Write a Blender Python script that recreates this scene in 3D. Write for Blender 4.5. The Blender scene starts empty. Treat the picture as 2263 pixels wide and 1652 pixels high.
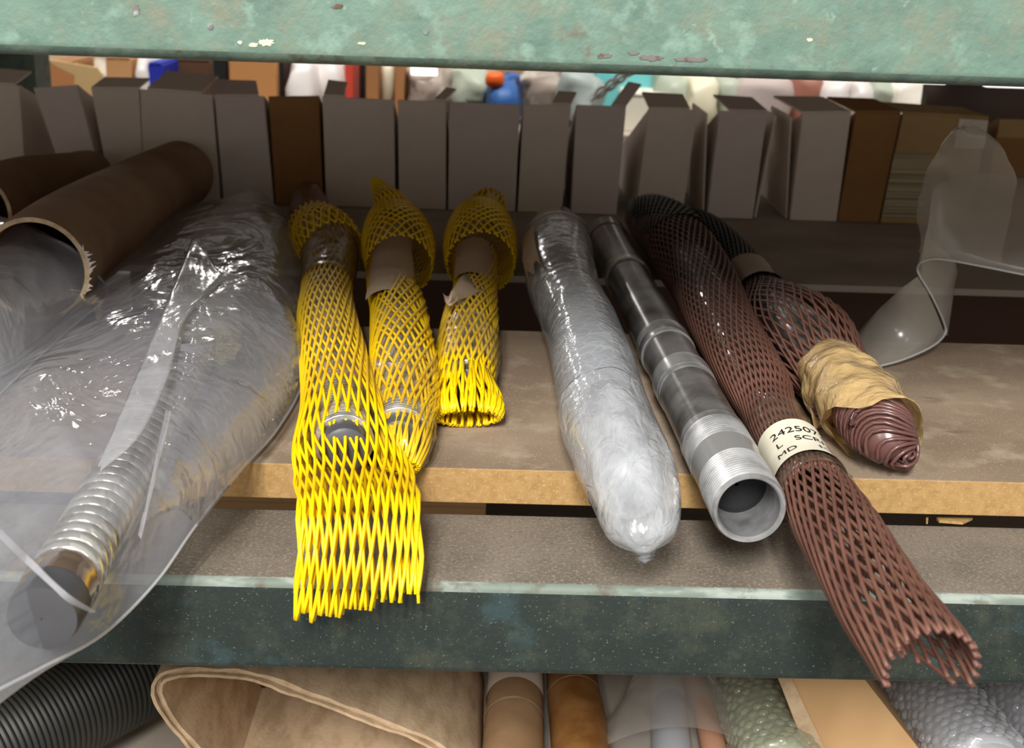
import bpy, bmesh, math, random
from mathutils import Vector, Matrix, noise
random.seed(7)
sc = bpy.context.scene
col = sc.collection
PI = math.pi
# ------------------------------------------------------------------ camera, world, lamps, exposure
FPX, CX, CY, CAMH = 2800.0, 1131.5, 826.0, 0.27
_y, _p, _r = math.radians(1.4), math.radians(18.3), math.radians(2.0)
FWD = Vector((math.sin(_y)*math.cos(_p), math.cos(_y)*math.cos(_p), -math.sin(_p)))
_R0 = Vector((math.cos(_y), -math.sin(_y), 0)); _U0 = _R0.cross(FWD)
RGT = _R0*math.cos(_r) + _U0*math.sin(_r); UPV = _U0*math.cos(_r) - _R0*math.sin(_r)
CAM = Vector((0, 0, CAMH))
cd = bpy.data.cameras.new('camera'); camo = bpy.data.objects.new('camera', cd); col.objects.link(camo)
cd.sensor_fit = 'HORIZONTAL'; cd.sensor_width = 36.0; cd.lens = FPX/2263*36; cd.clip_start = 0.01
m3 = Matrix((RGT, UPV, -FWD)).transposed()
camo.matrix_world = Matrix.Translation(CAM) @ m3.to_4x4()
cd.dof.use_dof = True; cd.dof.focus_distance = 0.70; cd.dof.aperture_fstop = 15.0
sc.camera = camo
sc.view_settings.view_transform = 'Standard'; sc.view_settings.look = 'None'
sc.view_settings.gamma = 1.0; sc.view_settings.use_curve_mapping = False
sc.view_settings.exposure = 0.0
w = bpy.data.worlds.new('World'); sc.world = w; w.use_nodes = True
w.node_tree.nodes['Background'].inputs[0].default_value = (1.0, 0.95, 0.90, 1)
w.node_tree.nodes['Background'].inputs[1].default_value = 0.45

def area(name, loc, target, sx, sy, power, color=(1, .975, .935)):
    l = bpy.data.lights.new(name, 'AREA'); l.shape = 'RECTANGLE'; l.size = sx; l.size_y = sy
    l.energy = power; l.color = color
    o = bpy.data.objects.new(name, l); col.objects.link(o); o.location = loc
    d = (Vector(target) - Vector(loc)).normalized()
    o.rotation_euler = d.to_track_quat('-Z', 'Y').to_euler()
    return o
# ceiling lamps over the aisle behind the camera, and one over the next aisle
area('aisle_lamp', (-0.55, -2.3, 2.30), (0, .7, 0), .22, 1.3, 115)
area('aisle_lamp', (-0.20, -2.3, 2.30), (0, .7, 0), .22, 1.3, 115)
area('aisle_lamp', (-2.6, -1.9, 2.30), (0, .7, 0), .12, 1.6, 50)
area('aisle_lamp', (2.3, -2.6, 2.4), (0, .7, 0), .12, 1.6, 14)
for lx, lz in ((-1.75, .52), (-1.35, .60), (-.75, .66)):
    area('far_lamp', (lx, 4.2, lz), (0, .7, .03), .03, .03, 1.1)
na = area('next_aisle_lamp', (0.2, 1.35, 2.2), (0.1, 2.25, 0), 2.2, .3, 18); na.data.spread = math.radians(75)

# ------------------------------------------------------------------ helpers
def P(px, py, z=None, Y=None):
    """point of the place seen at a pixel, on a level plane z or an upright plane Y"""
    d = FWD + RGT*((px-CX)/FPX) - UPV*((py-CY)/FPX)
    t = (z-CAMH)/d.z if z is not None else Y/d.y
    return CAM + d*t
def depth(p): return (p-CAM).dot(FWD)
def S(px, py, hw, zb=0.0, ratio=1.0, zc=None, flat=0.0):
    """tube station: centre, half width, half height; rests on level zb unless zc is given"""
    a = 0.02
    for _ in range(6):
        z = zc if zc is not None else zb + a*ratio
        c = P(px, py, z=z); a = hw*depth(c)/FPX
    return (c, a, a*ratio, flat)
def cr(p0, p1, p2, p3, t):
    return 0.5*((2*p1) + (p2-p0)*t + (2*p0-5*p1+4*p2-p3)*t*t + (3*p1-p0-3*p2+p3)*t*t*t)
class Tube:
    """smooth tube through stations, parametrised by 0..1 along its length"""
    def __init__(self, st):
        self.st = st; n = len(st); self.acc = [0]
        for i in range(1, n): self.acc.append(self.acc[-1] + (st[i][0]-st[i-1][0]).length)
        self.L = self.acc[-1]
    def raw(self, u):
        st = self.st; n = len(st); d = min(max(u, 0), 1)*self.L; i = 0
        while i < n-2 and self.acc[i+1] < d: i += 1
        t = (d-self.acc[i])/max(1e-9, self.acc[i+1]-self.acc[i])
        q = [st[max(0, min(n-1, i+k))] for k in (-1, 0, 1, 2)]
        c = cr(q[0][0], q[1][0], q[2][0], q[3][0], t)
        v = [cr(q[0][k], q[1][k], q[2][k], q[3][k], t) for k in (1, 2, 3)]
        return c, max(1e-4, v[0]), max(1e-4, v[1]), min(1, max(0, v[2]))
    def frame(self, u):
        c, a, b, f = self.raw(u)
        t = (self.raw(min(1, u+.01))[0] - self.raw(max(0, u-.01))[0]).normalized()
        U = t.cross(Vector((0, 0, 1)))
        if U.length < .05: U = Vector((1, 0, 0))
        U.normalize()
        if U.x < 0: U = -U
        V = U.cross(t).normalized()
        if V.z < 0: V = -V
        return c, U, V, a, b, f
    def cache(self, n=240):
        self.n = n; self.fr = [self.frame(i/n) for i in range(n+1)]
        return self
    def pt(self, u, phi, off=0.0):
        if not hasattr(self, 'fr'): self.cache()
        x = min(max(u, 0), 1)*self.n; i = min(int(x), self.n-1); t = x-i
        A, B = self.fr[i], self.fr[i+1]
        c = A[0].lerp(B[0], t); U = A[1].lerp(B[1], t); V = A[2].lerp(B[2], t)
        a = A[3]+(B[3]-A[3])*t + off; b = A[4]+(B[4]-A[4])*t + off; f = A[5]+(B[5]-A[5])*t
        cs, sn = math.cos(phi), math.sin(phi)
        if f > 0:
            tri = 1 - 2*abs(((phi/PI) % 2) - 1) if False else math.asin(max(-1, min(1, cs)))*2/PI
            cs = cs*(1-f) + tri*f
        return c + U*(a*cs) + V*(b*sn)

class MB:
    def __init__(self): self.v = []; self.f = []; self.m = []
    def add(self, vs, fs, mi=0):
        o = len(self.v); self.v += [Vector(x) for x in vs]
        self.f += [tuple(i+o for i in q) for q in fs]; self.m += [mi]*len(fs)
    def grid(self, rows, closed=False, mi=0, cap0=False, cap1=False):
        n = len(rows[0]); vs = [p for r in rows for p in r]; fs = []
        for i in range(len(rows)-1):
            for j in range(n if closed else n-1):
                k = (j+1) % n
                fs.append((i*n+j, i*n+k, (i+1)*n+k, (i+1)*n+j))
        if cap0: fs.append(tuple(range(n))[::-1])
        if cap1: fs.append(tuple((len(rows)-1)*n+j for j in range(n)))
        self.add(vs, fs, mi)
    def box(self, x0, x1, y0, y1, z0, z1, mi=0):
        self.hexa([(x0,y0,z0),(x1,y0,z0),(x1,y0,z1),(x0,y0,z1)], [(x0,y1,z0),(x1,y1,z0),(x1,y1,z1),(x0,y1,z1)], mi)
    def hexa(self, a, b, mi=0):
        self.add(list(a)+list(b), [(0,1,2,3),(7,6,5,4),(0,4,5,1),(1,5,6,2),(2,6,7,3),(3,7,4,0)], mi)
    def slab(self, quad, th, mi=0):
        q = [Vector(p) for p in quad]; n = (q[1]-q[0]).cross(q[2]-q[0]).normalized()*th
        self.hexa(q, [p+n for p in q], mi)
    def wire(self, pts, r, seg=6, mi=0, cap=True):
        pts = [Vector(p) for p in pts]; rows = []; n = len(pts); nrm = None
        for i, p in enumerate(pts):
            t = (pts[min(n-1, i+1)] - pts[max(0, i-1)])
            if t.length < 1e-9: t = Vector((0, 1, 0))
            t.normalize()
            if nrm is None:
                nrm = t.orthogonal().normalized()
            nrm = (nrm - t*nrm.dot(t))
            nrm = nrm.normalized() if nrm.length > 1e-6 else t.orthogonal().normalized()
            bn = t.cross(nrm); rr = r(i/(n-1)) if callable(r) else r
            rows.append([p + nrm*(rr*math.cos(2*PI*k/seg)) + bn*(rr*math.sin(2*PI*k/seg)) for k in range(seg)])
        self.grid(rows, True, mi, cap, cap)
    def lathe(self, A, d, prof, seg=32, mi=0, cap0=False, cap1=False):
        A = Vector(A); d = Vector(d).normalized(); U = d.orthogonal().normalized(); W = d.cross(U)
        self.grid([[A + d*t + (U*math.cos(2*PI*k/seg) + W*math.sin(2*PI*k/seg))*r for k in range(seg)] for t, r in prof], True, mi, cap0, cap1)
    def build(self, name, mats, parent=None, smooth=True, kind=None, bevel=0, angle=None):
        off = parent['_loc'] if parent is not None else (0, 0, 0)
        off = Vector(off)
        me = bpy.data.meshes.new(name)
        me.from_pydata([v-off for v in self.v], [], self.f)
        if not isinstance(mats, (list, tuple)): mats = [mats]
        for m in mats: me.materials.append(m)
        me.polygons.foreach_set('material_index', self.m)
        me.polygons.foreach_set('use_smooth', [smooth]*len(self.f))
        bm = bmesh.new(); bm.from_mesh(me); bmesh.ops.recalc_face_normals(bm, faces=bm.faces); bm.to_mesh(me); bm.free()
        if smooth and angle: me.set_sharp_from_angle(angle=math.radians(angle))
        me.update()
        o = bpy.data.objects.new(name, me); col.objects.link(o)
        o['_loc'] = tuple(off)
        if parent is not None: o.parent = parent
        if kind: o['kind'] = kind
        if bevel:
            b = o.modifiers.new('bevel', 'BEVEL'); b.width = bevel; b.segments = 2; b.limit_method = 'ANGLE'
        return o
def thing(name, label, cat, loc, group=None):
    o = bpy.data.objects.new(name, None); col.objects.link(o); o.location = loc; o.empty_display_size = .02
    o['_loc'] = tuple(loc); o['label'] = label; o['category'] = cat
    if group: o['group'] = group
    return o
def tag(o, label, cat, group=None):
    o['label'] = label; o['category'] = cat
    if group: o['group'] = group
    return o

# ------------------------------------------------------------------ materials
def lin(c):
    return tuple(((x/255)/12.92 if x/255 <= .04045 else ((x/255+.055)/1.055)**2.4) for x in c)
def nodes(name):
    m = bpy.data.materials.new(name); m.use_nodes = True; nt = m.node_tree
    return m, nt, nt.nodes, nt.links, nt.nodes['Principled BSDF']
def noise_fac(nt, scale, detail=4, rough=.6, lo=.4, hi=.6, stretch=(1, 1, 1), kind='noise', dist=0):
    N, L = nt.nodes, nt.links
    tc = N.new('ShaderNodeTexCoord'); mp = N.new('ShaderNodeMapping'); mp.inputs['Scale'].default_value = stretch
    L.new(tc.outputs['Object'], mp.inputs['Vector'])
    if kind == 'noise':
        t = N.new('ShaderNodeTexNoise'); t.inputs['Scale'].default_value = scale
        t.inputs['Detail'].default_value = detail; t.inputs['Roughness'].default_value = rough; t.inputs['Distortion'].default_value = dist
        out = t.outputs[0]
    else:
        t = N.new('ShaderNodeTexVoronoi'); t.inputs['Scale'].default_value = scale; out = t.outputs['Distance']
        if kind == 'edge': t.feature = 'DISTANCE_TO_EDGE'
    L.new(mp.outputs[0], t.inputs['Vector'])
    mr = N.new('ShaderNodeMapRange'); mr.inputs['From Min'].default_value = lo; mr.inputs['From Max'].default_value = hi
    L.new(out, mr.inputs['Value'])
    return mr.outputs[0]
def mixc(nt, fac, a, b):
    mx = nt.nodes.new('ShaderNodeMix'); mx.data_type = 'RGBA'
    nt.links.new(fac, mx.inputs[0])
    for i, c in ((6, a), (7, b)):
        if isinstance(c, tuple): mx.inputs[i].default_value = (*c[:3], 1)
        else: nt.links.new(c, mx.inputs[i])
    return mx.outputs[2]
def bump(nt, h, strength, dist, bsdfs):
    b = nt.nodes.new('ShaderNodeBump'); b.inputs['Strength'].default_value = strength; b.inputs['Distance'].default_value = dist
    nt.links.new(h, b.inputs['Height'])
    for s in bsdfs: nt.links.new(b.outputs[0], s.inputs['Normal'])
def mat(name, c, rough=.6, metal=0, layers=(), bmp=None, spec=.4, coat=0):
    """layers: (colour, scale, lo, hi, kwargs) mixed one over another by noise"""
    m, nt, N, L, B = nodes(name)
    B.inputs['Roughness'].default_value = rough; B.inputs['Metallic'].default_value = metal
    B.inputs['Specular IOR Level'].default_value = spec; B.inputs['Coat Weight'].default_value = coat
    cur = lin(c)
    for c2, s, lo, hi, kw in layers:
        cur = mixc(nt, noise_fac(nt, s, lo=lo, hi=hi, **kw), cur, lin(c2))
    if isinstance(cur, tuple): B.inputs['Base Color'].default_value = (*cur, 1)
    else: L.new(cur, B.inputs['Base Color'])
    if bmp: bump(nt, noise_fac(nt, bmp[0], lo=0, hi=1, detail=5, **(bmp[3] if len(bmp) > 3 else {})), bmp[1], bmp[2], [B])
    return m
def film(name, c=(205, 207, 210), haze=(.18, .5), rough=.16, bumps=((60, .35, .002),), edge=.35, stretch=(1, 1, 1), scale=14, trans=.5, cells=None):
    """thin milky plastic film: part clear, part scattering, glossy on top"""
    m, nt, N, L, B = nodes(name)
    out = N['Material Output']
    B.inputs['Base Color'].default_value = (*lin(c), 1); B.inputs['Roughness'].default_value = rough
    B.inputs['Specular IOR Level'].default_value = .6
    tr = N.new('ShaderNodeBsdfTransparent'); tr.inputs[0].default_value = (.97, .97, .97, 1)
    tl = N.new('ShaderNodeBsdfTranslucent'); tl.inputs[0].default_value = (*lin(c), 1)
    gl = N.new('ShaderNodeBsdfGlossy'); gl.inputs['Roughness'].default_value = rough
    h = noise_fac(nt, scale, lo=.3, hi=.7, detail=5, stretch=stretch)
    mr = N.new('ShaderNodeMapRange'); mr.inputs['To Min'].default_value = haze[0]; mr.inputs['To Max'].default_value = haze[1]
    L.new(h, mr.inputs['Value'])
    hz = mr.outputs[0]
    if cells:
        ce = N.new('ShaderNodeMath'); ce.operation = 'MULTIPLY_ADD'; ce.inputs[1].default_value = cells[2]
        L.new(noise_fac(nt, cells[0], lo=cells[1], hi=0, kind='edge'), ce.inputs[0]); L.new(hz, ce.inputs[2]); hz = ce.outputs[0]
    lw = N.new('ShaderNodeLayerWeight'); lw.inputs['Blend'].default_value = .35
    ma = N.new('ShaderNodeMath'); ma.operation = 'MULTIPLY_ADD'; ma.inputs[1].default_value = edge
    L.new(lw.outputs['Facing'], ma.inputs[0]); L.new(hz, ma.inputs[2]); ma.use_clamp = True
    body = N.new('ShaderNodeMixShader'); body.inputs[0].default_value = trans
    L.new(B.outputs[0], body.inputs[1]); L.new(tl.outputs[0], body.inputs[2])
    mx = N.new('ShaderNodeMixShader'); L.new(ma.outputs[0], mx.inputs[0]); L.new(tr.outputs[0], mx.inputs[1]); L.new(body.outputs[0], mx.inputs[2])
    lw2 = N.new('ShaderNodeLayerWeight'); lw2.inputs['Blend'].default_value = .5
    pw = N.new('ShaderNodeMath'); pw.operation = 'POWER'; pw.inputs[1].default_value = 5; L.new(lw2.outputs['Facing'], pw.inputs[0])
    pa = N.new('ShaderNodeMath'); pa.operation = 'MULTIPLY_ADD'; pa.inputs[1].default_value = .6; pa.inputs[2].default_value = .045; L.new(pw.outputs[0], pa.inputs[0])
    mx2 = N.new('ShaderNodeMixShader'); L.new(pa.outputs[0], mx2.inputs[0]); L.new(mx.outputs[0], mx2.inputs[1]); L.new(gl.outputs[0], mx2.inputs[2])
    L.new(mx2.outputs[0], out.inputs[0])
    prev = None
    for s, st, d in bumps:
        b = N.new('ShaderNodeBump'); b.inputs['Strength'].default_value = st; b.inputs['Distance'].default_value = d
        L.new(noise_fac(nt, s, lo=0, hi=1, detail=3, stretch=stretch, dist=1.2), b.inputs['Height'])
        if prev: L.new(prev, b.inputs['Normal'])
        prev = b.outputs[0]
    for s in (B, gl, lw2): L.new(prev, s.inputs['Normal'])
    return m
K = dict
M = {}
M['mint'] = mat('mint_paint', (108, 134, 120), .5, layers=(
    ((93, 118, 106), 30, .42, .62, K(detail=8, rough=.65)), ((120, 126, 109), 50, .48, .66, K(detail=8, rough=.7)), ((122, 149, 135), 75, .55, .68, K(detail=7)), ((104, 97, 82), 45, .58, .70, K(detail=9, rough=.75)),
    ((93, 75, 64), 60, .655, .70, K(detail=9, rough=.75)), ((131, 153, 140), 130, .66, .74, K(detail=4)), ((194, 183, 163), 60, .735, .75, K(detail=8, rough=.7))), bmp=(160, .35, .002))
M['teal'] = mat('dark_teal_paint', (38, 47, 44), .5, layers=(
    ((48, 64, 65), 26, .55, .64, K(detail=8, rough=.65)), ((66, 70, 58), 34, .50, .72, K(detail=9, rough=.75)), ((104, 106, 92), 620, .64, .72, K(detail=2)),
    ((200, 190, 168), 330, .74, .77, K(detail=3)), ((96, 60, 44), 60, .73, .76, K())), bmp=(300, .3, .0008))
M['dust'] = mat('dusty_flange', (128, 118, 106), .95, layers=(
    ((106, 98, 88), 18, .4, .65, K(detail=8)), ((146, 137, 124), 500, .5, .7, K(detail=3)), ((92, 86, 76), 700, .6, .72, K(detail=2)), ((205, 200, 190), 330, .77, .79, K(detail=2))), bmp=(900, .5, .0006), spec=.1)
M['worn'] = mat('worn_edge', (110, 122, 112), .6, layers=(((150, 160, 152), 60, .5, .6, K(stretch=(.3, 1, 1))), ((96, 92, 80), 40, .55, .65, K(detail=7))), bmp=(400, .3, .0006))
M['board'] = mat('board_top', (150, 132, 112), .8, layers=(
    ((128, 110, 92), 6, .4, .62, K(detail=7, stretch=(.6, 1, 1))), ((168, 152, 132), 30, .52, .7, K(detail=8)), ((112, 96, 80), 45, .62, .72, K(detail=6, stretch=(.25, 1, 1))),
    ((178, 164, 146), 600, .6, .72, K(detail=2)), ((84, 70, 56), 90, .71, .74, K(stretch=(1, .15, 1)))), bmp=(700, .3, .0004), spec=.25)
M['core'] = mat('board_core', (168, 136, 90), .85, layers=(
    ((154, 122, 78), 260, .42, .62, K(detail=6)), ((186, 152, 104), 520, .52, .70, K(detail=3)), ((128, 84, 48), 210, .70, .75, K(detail=3)), ((112, 74, 44), 40, .73, .76, K(detail=6))), bmp=(600, .5, .0006), spec=.1)
M['backboard'] = mat('back_deck', (176, 166, 152), .8, layers=(((152, 142, 130), 8, .4, .65, K(detail=7)),), spec=.2)
M['steel'] = mat('turned_steel', (210, 211, 212), .24, .72, layers=(((160, 160, 160), 60, .4, .65, K(detail=6)),), bmp=(800, .06, .0003, K(stretch=(1, .05, 1))))
M['mill'] = mat('dark_mill_steel', (150, 148, 145), .24, .62, layers=(((78, 72, 68), 30, .42, .66, K(detail=7)), ((134, 132, 130), 120, .6, .7, K())), bmp=(600, .08, .0003))
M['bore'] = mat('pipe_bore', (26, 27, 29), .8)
M['wire'] = mat('stainless_wire', (224, 222, 216), .22, .75, layers=(((150, 148, 142), 40, .45, .65, K()),))
M['wiredark'] = mat('stainless_wire_dull', (196, 194, 194), .2, .8)
M['cap'] = mat('dark_end_cap', (74, 74, 77), .45)
M['yellow'] = mat('yellow_net_plastic', (246, 206, 8), .34, spec=.5, layers=(((228, 184, 6), 20, .5, .7, K()),))
M['brown'] = mat('brown_net_plastic', (114, 79, 67), .5, spec=.35, layers=(((100, 67, 56), 25, .45, .65, K()),))
M['maroon'] = mat('brown_net_folded', (98, 66, 62), .28, spec=.6)
M['paper'] = mat('label_paper', (238, 232, 212), .7, layers=(((224, 216, 192), 18, .5, .7, K(detail=6)),))
M['tagpaper'] = mat('tan_paper', (196, 172, 146), .75, layers=(((176, 154, 130), 20, .5, .7, K(detail=6)),))
M['ink'] = mat('label_ink', (34, 26, 24), .7)
M['boxw'] = mat('white_board', (240, 226, 212), .8, layers=(((228, 214, 200), 12, .4, .7, K(detail=5)),), bmp=(200, .1, .0008, K(stretch=(1, 1, .05))), spec=.2)
M['boxp'] = mat('pinkish_board', (234, 220, 212), .75, layers=(((222, 207, 200), 9, .4, .7, K(detail=5)),), spec=.3)
M['boxk'] = mat('kraft_board', (166, 122, 76), .8, layers=(((146, 104, 62), 12, .4, .7, K(detail=5)),), spec=.2)
M['boxy'] = mat('yellowed_board', (188, 158, 112), .8, layers=(((170, 138, 92), 10, .4, .7, K(detail=5)),), spec=.2)
M['kraft'] = mat('kraft_tube', (160, 130, 104), .8, layers=(((138, 108, 84), 14, .4, .66, K(detail=6)),), spec=.2)
M['kraftin'] = mat('kraft_inside', (128, 84, 48), .85)
M['rim'] = mat('torn_paper_rim', (214, 190, 156), .85, layers=(((180, 150, 116), 80, .45, .65, K(detail=5)),))
M['tubek'] = mat('cardboard_tube', (168, 134, 98), .75, layers=(((148, 114, 80), 20, .4, .65, K(detail=6)),))
M['amberk'] = mat('tape_covered_tube', (158, 112, 62), .35, layers=(((128, 84, 42), 26, .42, .6, K(detail=6)), ((206, 176, 128), 40, .68, .7, K(detail=3))), spec=.6)
M['felt'] = mat('pressed_fibre', (198, 172, 140), .9, layers=(((172, 146, 114), 70, .42, .62, K(detail=7, stretch=(1, .4, 1))),), bmp=(240, .4, .001))
M['tan'] = mat('tan_liner', (196, 158, 112), .8, layers=(((180, 142, 98), 7, .4, .65, K()),))
M['blackrib'] = mat('black_ribbed_plastic', (38, 39, 37), .5, layers=(((54, 52, 42), 14, .5, .7, K()),))
M['bag'] = film('clear_bag_film', (210, 213, 223), (.10, .32), .12, ((16, .55, .010), (50, .4, .002)), .20, stretch=(1, .5, 1), scale=9, trans=.3)
M['bagthin'] = film('thin_bag_film', (212, 214, 222), (.04, .16), .1, ((16, .5, .010), (50, .4, .002)), .18, scale=9, trans=.3)
M['bagfold'] = film('bag_fold_film', (220, 221, 226), (.20, .34), .15, ((20, .3, .004), (70, .2, .001)), .2, trans=.3)
M['sheet'] = film('grey_film', (206, 200, 190), (.26, .34), .25, ((8, .1, .003), (60, .06, .001)), .2, scale=6, trans=.4)
M['wrap'] = film('wrapping_film', (214, 219, 226), (.32, .58), .12, ((18, .35, .005), (60, .3, .002)), .22, scale=20, trans=.25, cells=(105, .10, .22))
M['wrapmilk'] = film('crumpled_wrap_end', (228, 232, 236), (.22, .74), .07, ((22, .5, .005), (95, .7, .002)), .12, stretch=(1.3, .45, 1), scale=46, trans=.25)
M['tape'] = film('clear_tape', (226, 214, 180), (.0, .06), .08, ((50, .4, .002), (140, .3, .001)), .06)
M['tapedull'] = film('brown_film_wrap', (150, 118, 78), (.35, .5), .22, ((60, .5, .002),), .2)
M['ambertape'] = film('amber_tape', (232, 198, 140), (.78, .94), .16, ((30, .6, .005), (100, .5, .002)), .1, trans=.3)
M['bub'] = film('bubble_wrap_film', (228, 230, 234), (.22, .38), .06, ((300, .3, .001),), .3, trans=.3)
M['bubg'] = film('greenish_bubble_film', (210, 214, 190), (.22, .38), .06, ((300, .3, .001),), .3, trans=.3)
M['greyrod'] = mat('dull_grey_rod', (178, 180, 186), .45, .2)
M['bagmilk'] = film('milky_bag_film', (208, 209, 216), (.40, .58), .16, ((12, .3, .008), (45, .2, .002)), .2, scale=9, trans=.3)
M['hem'] = film('welded_hem', (235, 236, 238), (.6, .8), .15, ((300, .4, .001),), .2)
M['floor'] = mat('concrete_floor', (120, 116, 110), .7, layers=(((104, 100, 96), 3, .4, .6, K()),))

# ------------------------------------------------------------------ setting: floor, shelf decks, beams
BY, BZ0, BZ1, BS = 0.566, 0.2215, 0.34, 1.3
b = MB(); b.box(-4, 4, -4, 5, -1.02, -1.0); o = b.build('floor', M['floor'], smooth=False); o['kind'] = 'structure'

def beam_profile(y0, y1, z0, z1, r, n=5):
    pr = []
    for cxy, a0 in (((y0+r, z0+r), PI), ((y1-r, z0+r), 1.5*PI), ((y1-r, z1-r), 0), ((y0+r, z1-r), .5*PI)):
        for k in range(n+1):
            a = a0 + .5*PI*k/n; pr.append((cxy[0]+r*math.cos(a), cxy[1]+r*math.sin(a)))
    return pr
def beam(name, pr, mats, matf, label, x0=-BS, x1=BS):
    b = MB(); n = len(pr)
    nx = 60
    rows = [[(x0+(x1-x0)*i/nx, y, z) for y, z in pr] for i in range(nx+1)]
    b.grid(rows, True, 0, True, True)
    for i, f in enumerate(b.f):
        c = sum((b.v[k] for k in f), Vector())/len(f); b.m[i] = matf(c)
    t = b.build(name, mats, None, True, angle=40)
    return tag(t, label, 'shelf beam')
ub = beam('shelf_beam', beam_profile(BY, BY+.045, BZ0, BZ1, .0065), [M['mint'], mat('shaded_grimy_lip', (74, 92, 82), .6, layers=(((92, 108, 96), 60, .45, .6, K(detail=8)), ((62, 60, 50), 50, .55, .66, K(detail=8)), ((170, 178, 166), 90, .70, .74, K())), bmp=(160, .35, .002))], lambda c: 1 if c.z < BZ0+.0042 else 0,  # shade of the curved underside painted as darker green, along with grime
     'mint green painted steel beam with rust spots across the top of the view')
def chip(cx_, cy_, rx, ry, m_, seed):
    b = MB(); r_ = random.Random(seed); n = 26; c = P(cx_, cy_, Y=BY-.0004); pts = []
    for i in range(n):
        a = 2*PI*i/n; k = .65+.5*r_.random()
        pts.append(P(cx_+rx*k*math.cos(a), cy_+ry*k*math.sin(a), Y=BY-.0004))
    b.add([c]+pts, [(0, 1+i, 1+(i+1) % n) for i in range(n)]); b.add([p+Vector((0, .0006, 0)) for p in pts], [tuple(range(n))])
    b.grid([pts, [p+Vector((0, .0006, 0)) for p in pts]], True)
    b.build('paint_chip', m_, ub, False)
chipw = mat('bare_primer', (218, 206, 178), .8); chipr = mat('rusty_scar', (112, 104, 104), .7, layers=(((96, 72, 58), 120, .5, .56, K()), ((150, 156, 150), 90, .55, .6, K())))
for k, (x, y, rx, ry, m_) in enumerate(((588, 94, 18, 8, chipw), (560, 99, 11, 5, chipw), (530, 94, 6, 4, chipw), (800, 96, 10, 3, chipw), (1335, 124, 16, 6, chipr), (1400, 118, 12, 5, chipr), (1440, 128, 26, 7, chipr), (1530, 132, 38, 6, chipr),
        (300, 22, 9, 14, chipr), (745, 14, 14, 6, chipr), (465, 60, 7, 7, chipr), (1790, 88, 7, 4, chipw), (940, 70, 7, 7, M['worn']))): chip(x, y, rx, ry, m_, k+40)
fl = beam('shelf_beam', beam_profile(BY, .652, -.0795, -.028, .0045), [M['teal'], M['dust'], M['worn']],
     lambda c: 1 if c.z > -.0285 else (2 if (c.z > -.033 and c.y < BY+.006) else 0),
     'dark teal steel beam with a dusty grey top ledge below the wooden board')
# particle board with raw front edge
b = MB(); b.box(-BS, BS, .648, .921, -.0208, 0)
b.m = [1, 0, 0, 0, 0, 0]
tag(b.build('shelf_board', [M['board'], M['core']], None, False, bevel=.0006), 'brown particle board with raw tan front edge on the dark beam', 'shelf board')
b = MB(); b.box(-BS, BS, 1.093, 1.95, -.006, 0)
b.m = [1, 0, 0, 0, 0, 0]
tag(b.build('shelf_board', [M['backboard'], mat('pale_edge', (170, 160, 148), .6)], None, False), 'dark rear shelf board carrying the row of bin boxes', 'shelf board')
b = MB(); b.box(-BS, BS, .66, 1.9, BZ0+.055, BZ0+.075)
tag(b.build('shelf_board', mat('overhead_deck', (176, 168, 158), .8), None, False), 'shelf deck overhead behind the mint beam, mostly out of view', 'shelf board')
b = MB(); b.box(-BS, BS, .6, 1.95, -.27, -.25)
tag(b.build('shelf_board', M['backboard'], None, False), 'lower shelf deck in the dark under the teal beam', 'shelf board')

# ------------------------------------------------------------------ bin boxes along the back
YB = 1.385
def bin_box(name, q, d, mats, label, low=.45, flap=None, side_in=0.0, group='bin boxes in the back row'):
    """q: front quad in pixels (tl, tr, br, bl) on the upright plane YB; open top, sides sloping down to the far end"""
    tl, tr, br, bl = [P(x, y, Y=YB) for x, y in q]
    for p in (bl, br): p.z = max(p.z, .0005)
    bl.z = br.z = .0005
    c = (bl+br)/2; t = thing(name, label, 'box', (c.x, c.y, 0), group)
    th = .003; D = Vector((0, d, 0)); T = Vector((0, th, 0))
    b = MB(); b.hexa([bl, br, tr, tl], [p+T for p in (bl, br, tr, tl)]); b.build('front_panel', mats, t, False, bevel=.0008)
    hl = lambda a, z: a + (z-a)*low
    for s, (lo, hi) in enumerate(((bl, tl), (br, tr))):
        e = Vector((th if s == 0 else -th, 0, 0))
        b = MB(); b.hexa([lo+T, lo+T+e, hi+T+e, hi+T], [lo+D, lo+D+e, hl(lo, hi)+D+e, hl(lo, hi)+D]); b.build('side_panel', mats, t, False)
    b = MB(); b.hexa([bl+D, br+D, hl(br, tr)+D, hl(bl, tl)+D], [p+D+T for p in (bl, br, hl(br, tr), hl(bl, tl))]); b.build('end_panel', mats, t, False)
    b = MB(); u = Vector((0, 0, .003)); b.hexa([bl+T, br+T, br+D, bl+D], [bl+T+u, br+T+u, br+D+u, bl+D+u]); b.build('bottom_panel', mats, t, False)
    if flap:
        for (fu0, fu1, up, back, lean) in flap:
            a = tl.lerp(tr, fu0)+T*.5; e = tl.lerp(tr, fu1)+T*.5; v = Vector((lean, back, up))
            b = MB(); b.slab([a, e, e+v*.9, a+v], .0022); b.build('flap', mats, t, False)
    return t
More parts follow.
